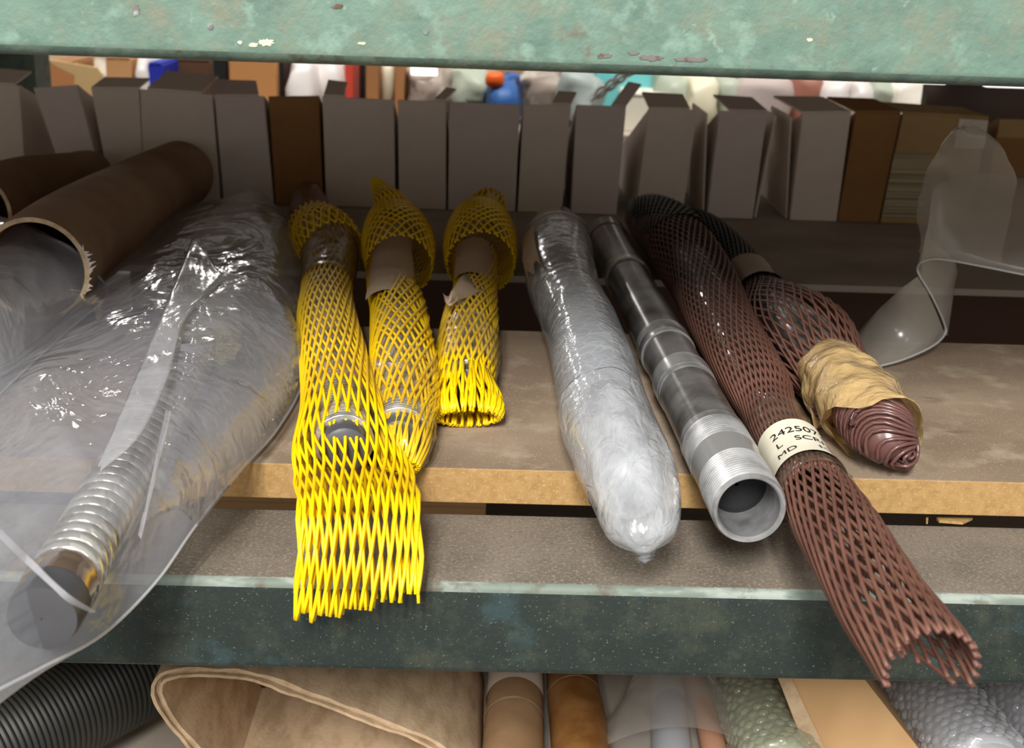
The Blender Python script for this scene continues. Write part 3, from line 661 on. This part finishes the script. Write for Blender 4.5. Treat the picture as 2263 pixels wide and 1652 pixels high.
b = MB(); b.lathe(A, ax, [(de0, R_*.92), (de0+.001, R_*1.0), (de1, R_*1.0), (de1+.002, R_*.97)], 64); b.build('collar', M['steel'], t, True, angle=25)
de2, de3 = dist_top(492), dist_top(478)
b = MB(); b.lathe(A, ax, [(de1+.002, R_*.97), (de2, R_*.97), (de2+.002, R_*1.02), (de3, R_*1.02), (de3, R_*.5)], 48, cap1=True); b.build('pipe_tail', M['mill'], t, True, angle=25)
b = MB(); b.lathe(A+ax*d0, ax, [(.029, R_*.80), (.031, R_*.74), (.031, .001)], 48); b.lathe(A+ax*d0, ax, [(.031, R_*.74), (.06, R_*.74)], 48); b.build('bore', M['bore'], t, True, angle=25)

# ---- first brown sleeve with label
cen = [(1418,480,36,0), (1478,520,62,0), (1512,560,72,0), (1555,625,71,0), (1585,690,71,0), (1618,750,71,0), (1645,800,70,0), (1680,860,66,0), (1697,900,58,0), (1720,950,58,0), (1750,1000,58,0), (1776,1046,60,.001), (1800,1085,72,0), (1840,1150,84,0)]
st = [S(x, y, h, zb) for x, y, h, zb in cen]
st += [S(1880,1215,88,zc=.0205), S(1920,1283,92,zc=.020), S(1964,1352,97,zc=.0195), S(2010,1412,101,zc=.019), S(2046,1460,103,zc=.0185), S(2068,1494,104,zc=.018)]
T = Tube(st)
t = thing('netted_screen', 'brown netted well screen with white printed label and open flared end', 'well screen', tuple(P(1650, 800, z=0)))
pass
n_in = 12
Ti = Tube([S(x, y, h*.8, .003) for x, y, h, zb in cen[1:9]])
b = MB(); rows = []
for i in range(60):
    c, U, V, a, bb, f = Ti.frame(i/59); rr = T.raw(.05+.45*i/59)[1]*.0+.0165*(1 if i < 52 else 1-.3*(i-52)/8)
    rows.append([c+(U*math.cos(2*PI*k/28)+V*math.sin(2*PI*k/28))*rr for k in range(28)])
b.grid(rows, True, 0, True, True); b.build('wire_screen', M['wiredark'], t)
def u_at(T_, y):
    lo, hi = 0, 1
    for _ in range(30):
        m_ = (lo+hi)/2; v = T_.raw(m_)[0]-CAM
        if CY - FPX*v.dot(UPV)/v.dot(FWD) < y: lo = m_
        else: hi = m_
    return (lo+hi)/2
uA, uB, uC, uD = u_at(T, 938), u_at(T, 985), u_at(T, 1070), u_at(T, 1098)
net(T, 36, .023, .00085, M['brown'], 'net_sleeve', t, u1=uD, jit=.1)
net(T, 26, .024, .00105, M['brown'], 'flared_net', t, u0=uC, end=lambda ph: 1-.05*max(0, -math.sin(ph))**3-.004*abs(math.sin(ph*9)), jit=.08)
skin(T, 'clear_tape', M['tape'], t, uA, uD, .0022, 40, 48, .0012, 80)
skin(T, 'tape_edge', M['tape'], t, uD-.004, uD, .0028, 3, 48)
lbl = skin(T, 'paper_label', M['paper'], t, u_at(T, 992), u_at(T, 1072), .0036, 20, 40, ph0=-.5, ph1=3.5)
lbl['label'] = 'white printed paper label'
def text_on(T_, txt, u, phc, size, name, parent, off, mat_, squash=1.0):
    """lay raised lettering round the tube: text runs across, its top towards the rear"""
    cu = bpy.data.curves.new(name, 'FONT'); cu.body = txt; cu.size = size; cu.align_x = 'CENTER'; cu.space_character = 1.0
    to = bpy.data.objects.new(name, cu); col.objects.link(to)
    me = bpy.data.meshes.new_from_object(to); col.objects.unlink(to); bpy.data.objects.remove(to)
    bm = bmesh.new(); bm.from_mesh(me); bmesh.ops.subdivide_edges(bm, edges=[e for e in bm.edges if e.calc_length() > size*.15], cuts=1)
    rad = T_.raw(u)[1]+off
    for v in bm.verts:
        ph = phc - v.co.x*.84/rad; uu = u - v.co.y*squash/T_.L
        v.co = T_.pt(uu, ph, off) - Vector(parent['_loc'])
    bm.to_mesh(me); bm.free(); me.materials.clear(); me.materials.append(mat_)
    o = bpy.data.objects.new(name, me); col.objects.link(o); o['_loc'] = parent['_loc']; o.parent = parent; return o
PHC = 1.55
text_on(T, '2425073', u_at(T, 1022), PHC+.06, .0112, 'lettering', t, .0040, M['ink'])
text_on(T, 'L   SCREEN', u_at(T, 1041), PHC-.20, .0100, 'lettering', t, .0040, M['ink'])
text_on(T, 'MD     MD.', u_at(T, 1061), PHC+.02, .0098, 'lettering', t, .0040, M['ink'])
# black rear part of the two brown sleeves
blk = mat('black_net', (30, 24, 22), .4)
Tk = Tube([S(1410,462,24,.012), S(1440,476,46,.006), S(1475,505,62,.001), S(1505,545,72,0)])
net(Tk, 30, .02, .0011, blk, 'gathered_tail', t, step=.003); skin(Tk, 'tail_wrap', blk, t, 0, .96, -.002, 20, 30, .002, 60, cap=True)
# ---- second brown sleeve with amber tape
cen = [(1520,490,36,.012), (1560,515,44,.005), (1600,550,46,.002), (1640,590,44,.002), (1672,635,42,.003), (1700,668,60,.0), (1738,708,90,.0), (1780,750,106,.0), (1815,795,94,0), (1846,840,80,0), (1880,890,78,.0)]
T = Tube([S(x, y, h, zb, .9) for x, y, h, zb in cen])
t = thing('netted_screen', 'brown netted well screen bulging behind its crumpled amber tape end', 'well screen', tuple(P(1790, 780, z=0)))
net(T, 32, .030, .00090, M['brown'], 'net_sleeve', t, u0=.38, jit=.3)
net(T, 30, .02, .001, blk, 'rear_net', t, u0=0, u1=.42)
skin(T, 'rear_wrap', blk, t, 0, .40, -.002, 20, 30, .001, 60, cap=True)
Ti = Tube([S(1690,650,34,.004), S(1740,712,58,.004), S(1790,765,72,.004), S(1830,820,66,.004), S(1850,850,50,.006)])
skin(Ti, 'wire_screen', M['wiredark'], t, 0, 1, 0, 30, 28, cap=True)
uc = u_at(T, 628)
skin(T, 'pale_tape_collar', mat('pale_tape', (176, 160, 136), .5), t, u_at(T, 606), u_at(T, 652), .0035, 10, 32, .0006, 60)
Ta = Tube([S(1826,812,66,.003), S(1850,842,80,.001), S(1888,882,88,.001), S(1925,925,90,.0), S(1962,962,86,.0)])
skin(Ta, 'amber_tape', M['ambertape'], t, 0, 1, 0, 70, 70, .0028, 34, seed=2, hem=lambda ph: 1-.30*max(0, -math.cos(ph-.35))**2)
b = MB()
for x0, y0, x1, y1, x2, y2 in ((1790,900,1800,950,1850,935), (1840,920,1868,954,1902,952)):
    b.slab([P(x0,y0,z=.012), P(x2,y2-30,z=.014), P(x2,y2,z=.002), P(x1,y1,z=.001)], .0006)
b.build('tape_flap', M['ambertape'], t, False)
# folded strands inside the tape mouth
Tf = Tube([S(1905,905,62,.006), S(1928,930,72,.005), S(1958,968,68,.003), S(1982,1000,50,.001), S(1996,1020,26,.001)])
Tf.cache(); b = MB()
for i in range(25):
    u = .02+.96*i/24; pts = []
    for j in range(17):
        ph = -.5+ (PI+1.0)*j/16; pts.append(Tf.pt(u+.10*math.cos(ph)+.03*math.sin(2*ph), ph, .0004*math.sin(i*2.3)))
    b.wire(pts, .00115, 6)
b.build('folded_strands', M['maroon'], t)
skin(Tf, 'strand_core', M['maroon'], t, .0, .98, -.0014, 20, 24, cap=True)
b = MB()
for i in range(7):
    a = -.6+i*.2; b.wire([P(1900+i*4,905+3*i,z=.03), P(1888-2*i,915+4*i,z=.034-.001*i), P(1880+3*i,935+1*i,z=.026), P(1896+3*i,936,z=.02)], .0013, 6)
b.build('strand_knot', M['maroon'], t)

# ------------------------------------------------------------------ cardboard tubes at the left rear
def tube_open(name, st, label, m, rim=True, ruff=False, wall=.0035):
    T = Tube(st); T.cache(); c0 = st[0][0]
    t = thing(name, label, 'tube', (c0.x, c0.y, 0))
    skin(T, 'outer_wall', m, t, 0, 1, 0, 30, 56, .0006, 20, cap=False)
    skin(T, 'inner_wall', M['kraftin'], t, .0, 1, -wall, 20, 56)
    b = MB(); b.grid([[T.pt(0, 2*PI*j/56, o_) for j in range(56)] for o_ in (-wall, 0)], True)
    b.build('rim', M['rim'], t)
    b = MB(); b.grid([[T.pt(1, 2*PI*j/56, o_) for j in range(56)] for o_ in (-wall-.03, -.002)], True); b.build('end_disc', M['kraftin'], t)
    if ruff:
        b = MB(); r_ = random.Random(3)
        for i in range(26):
            a = -1.0 + 1.5*i/26; p = T.pt(.0, a, 0); q = T.pt(.012, a+.03, .002)
            b.add([p, T.pt(0, a+.07, 0), q + Vector((r_.uniform(-.004, .004), r_.uniform(-.008, -.001), r_.uniform(0, .004)))], [(0, 1, 2)])
        b.build('torn_edge', M['boxp'], t)
    return t
tube_open('cardboard_tube', [S(78,596,118,0), S(150,540,112,0), S(260,470,98,0), S(360,408,80,0,zc=.036), S(400,384,72,0,zc=.036)], 'big dark brown cardboard tube lying open end forward at the left', M['kraft'], ruff=True)
tube_open('cardboard_tube', [S(-60,470,88,0), S(40,430,80,0), S(130,410,70,0), S(200,395,62,0)], 'second brown cardboard tube mostly hidden at the left edge', M['kraft'])

# ------------------------------------------------------------------ big clear bags at the left
def bag(name, st, mats, label, top=1.0, nu=90, nv=90, wr=.004, wf=16, seed=0, taper=True, hemside=True, over=None, overh=.040, sharp=.62):
    """st: (left px, left z, right px, right z, bulge, bulge centre 0..1); a closed pillow of film between both edges"""
    n = len(st); Ls = [P(*s[0], z=s[1]) for s in st]; Rs = [P(*s[2], z=s[3]) for s in st]; Hs = [s[4] for s in st]; Cs = [s[5] for s in st]
    def at(a, u):
        x = u*(n-1); i = min(int(x), n-2); t = x-i; q = [a[max(0, min(n-1, i+k))] for k in (-1, 0, 1, 2)]; return cr(*q, t)
    c0 = (Ls[n//2]+Rs[n//2])/2; t = thing(name, label, 'bag', (c0.x, c0.y, 0))
    if over:
        a_, e_ = over; ax_ = e_-a_
        for i in range(n):
            d_ = Rs[i]-Ls[i]; den = d_.x*ax_.y-d_.y*ax_.x
            v_ = ((a_.x-Ls[i].x)*ax_.y-(a_.y-Ls[i].y)*ax_.x)/den if abs(den) > 1e-6 else .5
            v_ = min(.86, max(.14, v_)); Cs[i] = v_; zb_ = Ls[i].z+(Rs[i].z-Ls[i].z)*v_
            if Hs[i] > .02: Hs[i] = max(.012, overh-zb_)
    def surf(u, v, side):
        L_, R_2, h, c = at(Ls, u), at(Rs, u), max(0, at(Hs, u)), min(.88, max(.12, at(Cs, u)))
        p = L_.lerp(R_2, v)
        w_ = v/(2*c) if v < c else .5+(v-c)/(2*(1-c))
        s = max(0, math.sin(PI*w_))**sharp
        e = min(1, 6*v, 6*(1-v))*min(1, 12*u, 12*(1-u))
        if side > 0: p = p + Vector((0, 0, h*s))
        else: p = p + Vector((0, 0, -.001-.014*s*min(1, max(0, (u-.72)*5))))
        q = Vector((p.x*1.5+p.y*.55, p.y*.5-p.x*.3, p.z))*wf + Vector((seed, side*5, 0))
        hh = (1-abs(noise.noise(q))*2.2)*.7 + (1-abs(noise.noise(q*2.3))*2.2)*.3
        p = p + Vector((0, 0, wr*hh*e*(1 if side > 0 else .2)))
        return p
    for side, nm in ((1, 'top_sheet'), (-1, 'bottom_sheet')):
        b = MB(); b.grid([[surf(i/nu, j/nv, side) for j in range(nv+1)] for i in range(nu+1)]); b.build(nm, mats, t)
    if hemside:
        b = MB(); b.wire([surf(i/160, 1, -1)+Vector((0, 0, .001)) for i in range(161)], .0008, 6)
        b.build('welded_seam', M['hem'], t)
    return t, surf
bt, bsurf = bag('plastic_bag', [((520,462), .030, (560,455), .030, .020, .5), ((430,478), .020, (640,500), .020, .040, .6), ((345,505), .006, (668,580), .012, .052, .62), ((250,590), .003, (676,690), .006, .052, .62), ((130,720), .003, (672,830), .003, .050, .64),
     ((20,812), .003, (615,945), .003, .048, .66), ((-90,880), .003, (520,1050), .003, .047, .66), ((-190,980), .003, (430,1165), -.004, .046, .66), ((-260,1120), .0, (345,1285), -.010, .044, .65), ((-330,1250), .002, (228,1400), -.012, .040, .6), ((-380,1370), .004, (90,1476), -.004, .036, .55), ((-420,1480), .006, (-20,1533), .002, .034, .5), ((-440,1570), .006, (-110,1590), .004, .012, .5)],
    M['bag'], 'large clear plastic bag over the ribbed steel screen at the left', seed=11, over=(P(122,1315,z=0), P(425,780,z=0)), wr=.0035, wf=11, overh=.044)
# folds of the bag: an upright pleat along the screen and a second overlapping layer
def ribbon(name, A_, B_, n, m_, parent, th=.0005, sag=0.0, wr=.0):
    TA = Tube([(p, .01, .01, 0) for p in A_]); TB = Tube([(p, .01, .01, 0) for p in B_]); rows = []
    for i in range(n+1):
        a, e = TA.raw(i/n)[0], TB.raw(i/n)[0]; row = []
        for k in range(9):
            v = k/8; p = a.lerp(e, v) + Vector((0, 0, sag*math.sin(PI*v)))
            if wr: p += noise.noise_vector(p*45)*wr*math.sin(PI*v)
            row.append(p)
        rows.append(row)
    b = MB(); b.grid(rows); o = b.build(name, m_, parent)
    sm = o.modifiers.new('thick', 'SOLIDIFY'); sm.thickness = th
    return o
Z = lambda l: [P(x, y, z=z) for x, y, z in l]
ribbon('pleat', Z([(425,522,.048), (385,625,.048), (330,760,.048), (275,890,.047), (215,1030,.044)]), Z([(500,612,.046), (410,705,.050), (372,830,.049), (310,960,.047), (222,1040,.044)]), 40, M['bagfold'], bt, wr=.003)
ribbon('pleat', Z([(368,900,.048), (338,1040,.046), (308,1180,.040)]), Z([(380,905,.047), (346,1050,.045), (312,1190,.039)]), 24, M['bagfold'], bt, wr=.001)
ribbon('pleat', Z([(0,1165,.034), (70,1235,.040), (150,1310,.036), (212,1350,.02)]), Z([(0,1190,.033), (64,1252,.038), (144,1322,.035), (200,1354,.02)]), 24, M['bagfold'], bt, wr=.001)
ribbon('overlap', Z([(500,616,.050), (590,622,.048), (655,715,.036), (662,830,.020), (610,945,.012), (515,1065,.010), (440,1160,.008)]), Z([(500,618,.050), (430,680,.050), (398,770,.050), (388,860,.049), (368,960,.048), (345,1060,.045), (325,1150,.040)]), 50, M['bagthin'], bt, sag=.006, wr=.003)
# ribbed screen inside the bag
A = P(122,1315,z=.0162); Bq = P(420,790,z=.0162); d = Bq-A; Ls_ = d.length; d.normalize()
t = thing('ribbed_screen', 'ribbed stainless well screen lying inside the clear bag', 'well screen', tuple(P(300, 1000, z=0)))
pr = []; n = int((Ls_-.014)/.0088); q = .0088
for i in range(n):
    s0 = .016+i*q; pr += [(s0+q*(.5-.5*math.cos(PI*k/7)), .0116+.0036*math.sin(PI*k/7)) for k in range(7)]
b = MB(); b.lathe(A, d, pr, 40); b.build('wire_screen', M['wire'], t)
b = MB(); b.lathe(A, d, [(-.003, .0148), (.004, .0153), (.0075, .0148), (.009, .0153), (.014, .0146), (.0165, .0125)], 40); b.build('end_ring', mat('copper_tinted_ring', (210, 190, 172), .2, .9), t)
b = MB(); b.lathe(A, d, [(-.003, .0147), (-.014, .0145), (-.019, .0135), (-.020, .007), (-.0195, .0003)], 40); b.build('end_cap', M['cap'], t, angle=40)
b = MB(); b.lathe(A, d, [(Ls_-.004, .0125), (Ls_+.05, .0150), (Ls_+.16, .0150), (Ls_+.165, .001)], 32); b.build('rear_pipe', mat('film_wrapped_rear', (178, 166, 124), .5), t)
b = MB()
b.add(*(lambda: (lambda r_: ([p for r in r_ for p in r], [(i*13+j, i*13+(j+1), (i+1)*13+(j+1), (i+1)*13+j) for i in range(8) for j in range(12)]))([[P(455+i*9, 640+j*13, z=.040)+noise.noise_vector(Vector((i*.35, j*.35, 2)))*.006 for j in range(13)] for i in range(9)]))())
o = b.build('crumpled_tape', film('yellowed_tape', (222, 210, 160), (.15, .4), .1, ((40, .8, .004),), .2), t)
bt2, _s = bag('plastic_bag', [((-120,470), .03, (40,500), .04, .006, .5), ((-160,560), .02, (190,590), .035, .03, .5), ((-200,680), .01, (235,650), .012, .045, .5), ((-220,780), .004, (150,730), .004, .050, .5), ((-240,900), .004, (60,812), .004, .045, .5), ((-260,960), .004, (-20,890), .003, .01, .5)],
    M['bagmilk'], 'smaller clear plastic bag behind the large one at the left edge', seed=31, wr=.003)
# ------------------------------------------------------------------ curled grey film at the right
c0 = P(2100, 740, z=0); t = thing('plastic_film', 'curled grey translucent film bag standing on the board at the right', 'film', (c0.x, c0.y, 0))
E_ = [(1925,812,.003), (1990,796,.005), (2058,766,.010), (2088,738,.016)]
O_ = [(1888,745,.006), (1935,690,.03), (1985,645,.055), (2028,612,.068)]
ribbon('film_sheet', Z(E_), Z(O_), 30, M['sheet'], t, .0006, .003)
E2 = [(2088,738,.016), (2086,712,.026), (2060,655,.05), (2034,612,.066), (2028,592,.072), (2038,578,.078), (2062,572,.080), (2100,575,.080), (2180,590,.078), (2300,614,.074)]
O2 = [(2094,742,.012), (2102,690,.030), (2110,630,.052), (2113,585,.070), (2060,520,.098), (2058,440,.125), (2064,405,.132), (2100,390,.134), (2180,384,.134), (2300,402,.130)]
ribbon('film_sheet', Z(E2), Z(O2), 60, M['sheet'], t, .0006)
T = Tube([(P(2120,570,z=.07), .030, .004, 0), (P(2128,470,z=.105), .031, .005, 0), (P(2146,390,z=.135), .029, .005, 0), (P(2150,330,z=.155), .021, .005, 0), (P(2142,290,z=.168), .011, .004, 0), (P(2138,270,z=.174), .003, .003, 0)])
skin(T, 'film_peak', M['sheet'], t, 0, 1, 0, 40, 40, .0015, 30, stretch=(2, 1, .5))
b = MB(); TE = Tube([(p, .01, .01, 0) for p in Z(E_)+Z(E2)[1:]]); b.wire([TE.raw(i/120)[0] for i in range(121)], .0009, 6); b.build('welded_seam', M['hem'], t)

# ------------------------------------------------------------------ things on the lower shelf
LZ = -.25
def quadpts(l, Y):
    q = [P(x, y, Y=Y) for x, y in l]
    for p in q: p.z = max(p.z, LZ+.0006)
    return q
b = MB(); a = P(300, 1600, Y=.82); e = P(1060, 1600, Y=.82); b.box(a.x, e.x, .82, .96, LZ, -.10)
tb = thing('carton', 'plain tan carton behind the rolled fibre strip', 'box', ((a.x+e.x)/2, .9, LZ)); b.build('body', M['tan'], tb, False, bevel=.002)
b = MB(); b.box(a.x, e.x, .819, .961, -.10, -.097); b.build('top_flaps', M['tan'], tb, False)
# rolled fibre strip: a standing teardrop loop
c0 = P(600, 1652, Y=.68); t = thing('fibre_strip', 'tan rolled fibre strip forming a teardrop loop under the beam', 'strip', (c0.x, .68, LZ))
path = [(600,1860), (490,1780), (425,1668), (368,1600), (336,1540), (338,1505), (366,1482), (450,1474), (560,1484), (690,1530), (850,1590), (985,1650), (1060,1740), (1040,1830), (900,1880), (740,1880)]
TL = Tube([(P(x, y, Y=.68), .01, .01, 0) for x, y in path+path[:1]])
pts = [TL.raw(i/90)[0] for i in range(90)]
for p in pts: p.z = max(p.z, LZ+.0008)
pts = pts; cen_ = sum(pts, Vector())/len(pts)
for k, (nm, off, th, y0, y1, m_) in enumerate((('outer_layer', 0, .0022, 0, .13, M['felt']), ('middle_layer', .0024, .0022, .003, .128, M['felt']), ('inner_layer', .0048, .0020, .0, .126, M['felt']))):
    b = MB(); rows = []
    for i in range(91):
        p = pts[i % 90]; tg = (pts[(i+1) % 90]-pts[(i-1) % 90]).normalized(); nr = Vector((-tg.z, 0, tg.x))
        if nr.dot(cen_-p) < 0: nr = -nr
        jx = .0008*noise.noise(p*120+Vector((k*9, 0, 0)))
        a_, b_ = p+nr*(off+jx), p+nr*(off+th+jx); dy = Vector((0, y0+.002*noise.noise(p*60+Vector((k, 3, 0))), 0)); dz = Vector((0, y1, 0))
        rows.append([a_+dy, b_+dy, b_+dz, a_+dz])
    b.grid(rows, True); b.build(nm, m_, t, angle=40)
# second flat band lying behind it
b = MB(); TL2 = Tube([(P(x, y, Y=.74), .01, .01, 0) for x, y in ((640,1470), (760,1505), (880,1560), (990,1630), (1080,1720))]); rows = []
for i in range(31):
    p = TL2.raw(i/30)[0]; p.z = max(p.z, LZ+.004); rows.append([p, p+Vector((0, 0, -.003)), p+Vector((0, .075, -.003)), p+Vector((0, .075, 0))])
b.grid(rows, True, 0, True, True); b.build('outer_band', M['felt'], t, angle=40)
def rod(name, st, m_, label, cat='tube', wr=.0, wf=30, bands=()):
    T = Tube(st); T.cache(); t = thing(name, label, cat, tuple(st[0][0]-Vector((0, 0, st[0][2]))))
    skin(T, 'body', m_, t, 0, 1, 0, 40, 40, wr, wf, cap=True)
    for u0, u1, bm_ in bands: skin(T, 'band', bm_, t, u0, u1, .0007, 6, 40)
    return t, T
rod('mailing_tube', [S(1140,1440,55,LZ), S(1139,1520,60,LZ), S(1136,1600,65,LZ), S(1132,1720,72,LZ)], M['tubek'], 'tan cardboard tube under the beam with a white end strip', bands=((.0, .44, M['boxw']), (.60, .612, M['felt'])))
rod('mailing_tube', [S(1262,1440,52,LZ), S(1266,1520,58,LZ), S(1278,1600,64,LZ), S(1292,1720,70,LZ)], M['amberk'], 'tape-covered brown cardboard tube right of the plain tan one', bands=((.42, .43, M['felt']),))
b = MB(); b.hexa(quadpts([(1345,1700), (1440,1700), (1400,1480), (1338,1480)], .86), quadpts([(1360,1700), (1455,1700), (1415,1480), (1350,1480)], .95))
tag(b.build('carton', M['boxw'], None, False, bevel=.001), 'narrow pale carton right of the tape-covered tube', 'box')
bt3, _s = bag('plastic_bag', [((1440,1470), -.20, (1540,1470), -.20, .004, .5), ((1395,1510), -.215, (1580,1510), -.215, .03, .5), ((1365,1570), -.23, (1620,1570), -.23, .035, .5), ((1320,1630), -.24, (1665,1630), -.24, .04, .5), ((1260,1720), -.245, (1720,1720), -.245, .04, .5)],
    M['sheet'], 'clear bag holding a grey and a tan bar under the beam', seed=51, wr=.003, wf=22)
rod('grey_bar', [S(1470,1480,34,LZ, zc=-.222), S(1478,1570,40,LZ, zc=-.232), S(1488,1700,46,LZ, zc=-.236)], M['greyrod'], 'grey bar inside the clear bag below the beam', 'bar')
rod('tan_bar', [S(1528,1480,22,LZ, zc=-.222), S(1556,1570,26,LZ, zc=-.232), S(1590,1700,30,LZ, zc=-.236)], mat('tan_bar', (188, 140, 112), .6), 'thin tan bar beside the grey one in the bag', 'bar')
def bubbles(name, st, m_, label, inner, pitch=.0072, h=.0020, seed=1):
    T = Tube(st); T.cache(); t = thing(name, label, 'roll', tuple(st[0][0]-Vector((0, 0, st[0][2]))))
    rad = st[1][1]; nph = max(10, int(2*PI*rad/pitch)); nu = int(T.L/(pitch*.87)); b = MB(); rr = random.Random(seed)
    for i in range(nu):
        for j in range(nph):
            ph = 2*PI*(j+.5*(i % 2))/nph
            if math.sin(ph) < -.45: continue
            u = (i+.5)/nu; u += rr.uniform(-.2, .2)/nu; ph += rr.uniform(-.15, .15)*2*PI/nph; c = T.pt(u, ph); o_ = T.pt(u, ph, .01); nr = (o_-c).normalized()
            t1 = nr.orthogonal().normalized(); t2 = nr.cross(t1); hh = h*rr.uniform(.35, 1.1); rb = pitch*.46; k = 8
            rows = [[c+(t1*math.cos(2*PI*q/k)+t2*math.sin(2*PI*q/k))*rb*f1+nr*(hh*f2) for q in range(k)] for f1, f2 in ((1, 0), (.86, .6), (.5, .95), (.05, 1.0))]
            b.grid(rows, True)
    b.build('bubbles', m_, t)['kind'] = 'stuff'
    skin(T, 'film_sheet', m_, t, 0, 1, 0, 40, 40, .0016, 40, cap=True)
    skin(T, 'core', inner, t, 0, 1, -.006, 10, 24, cap=True)
bubbles('bubble_wrap_roll', [S(1628,1450,74,LZ), S(1652,1520,82,LZ), S(1690,1600,90,LZ), S(1730,1720,98,LZ)], M['bubg'], 'greenish bubble-wrapped roll beside the clear bag', mat('green_core', (170, 176, 150), .6), .0075)
bubbles('bubble_wrap_roll', [S(1985,1440,80,LZ), S(2034,1520,90,LZ), S(2100,1600,100,LZ), S(2180,1720,112,LZ)], M['bub'], 'silvery bubble-wrapped roll under the brown sleeve end', mat('grey_core', (186, 186, 190), .5), seed=5)
bubbles('bubble_wrap_roll', [S(2150,1440,74,LZ), S(2218,1520,86,LZ), S(2300,1600,96,LZ), S(2390,1720,104,LZ)], M['bub'], 'bubble-wrapped roll at the lower right corner', mat('grey_core', (190, 190, 194), .5), seed=9)
b = MB(); b.hexa(quadpts([(1800,1710), (2075,1710), (1893,1478), (1712,1478)], .70), quadpts([(1790,1640), (2040,1640), (1890,1440), (1715,1440)], .90))
tc = thing('carton', 'tan carton lying between bubble-wrapped rolls', 'box', tuple(P(1880, 1700, Y=.85)*1)); b.build('body', M['tan'], tc, False, bevel=.002)
b = MB(); b.slab(quadpts([(1716,1490), (1745,1490), (1850,1712), (1805,1712)], .6985), .003); b.build('side_flap', M['felt'], tc, False)
# black ribbed hose at the lower left
A = P(-120, 1700, z=LZ+.045); Bq = P(330, 1470, z=LZ+.045); d = (Bq-A); Lh = d.length; d.normalize(); pr = []
for i in range(int(Lh/.004)): pr += [(i*.004, .032), (i*.004+.001, .0335), (i*.004+.0026, .0335), (i*.004+.0035, .032)]
b = MB(); b.lathe(A, d, pr, 40, cap0=True, cap1=True)
tag(b.build('ribbed_hose', M['blackrib'], None), 'black finely ribbed hose lying in the dark at lower left', 'hose')
b = MB(); a = P(-300, 1600, Y=1.0); e = P(330, 1600, Y=1.0); b.box(-.55, e.x+.06, 1.05, 1.2, LZ, -.10)
tag(b.build('carton', mat('dark_carton', (96, 84, 66), .8), None, False, bevel=.002), 'dark olive carton behind the black ribbed hose', 'box')
b = MB(); b.box(-.35, 1.0, 1.22, 1.9, LZ, -.03)  # added filler box that closes the gap between the boards with dark brown
tag(b.build('carton', mat('gap_filler_carton', (92, 66, 52), .8), None, False, bevel=.002), 'long dark brown carton added to darken the gap between shelf boards', 'box')
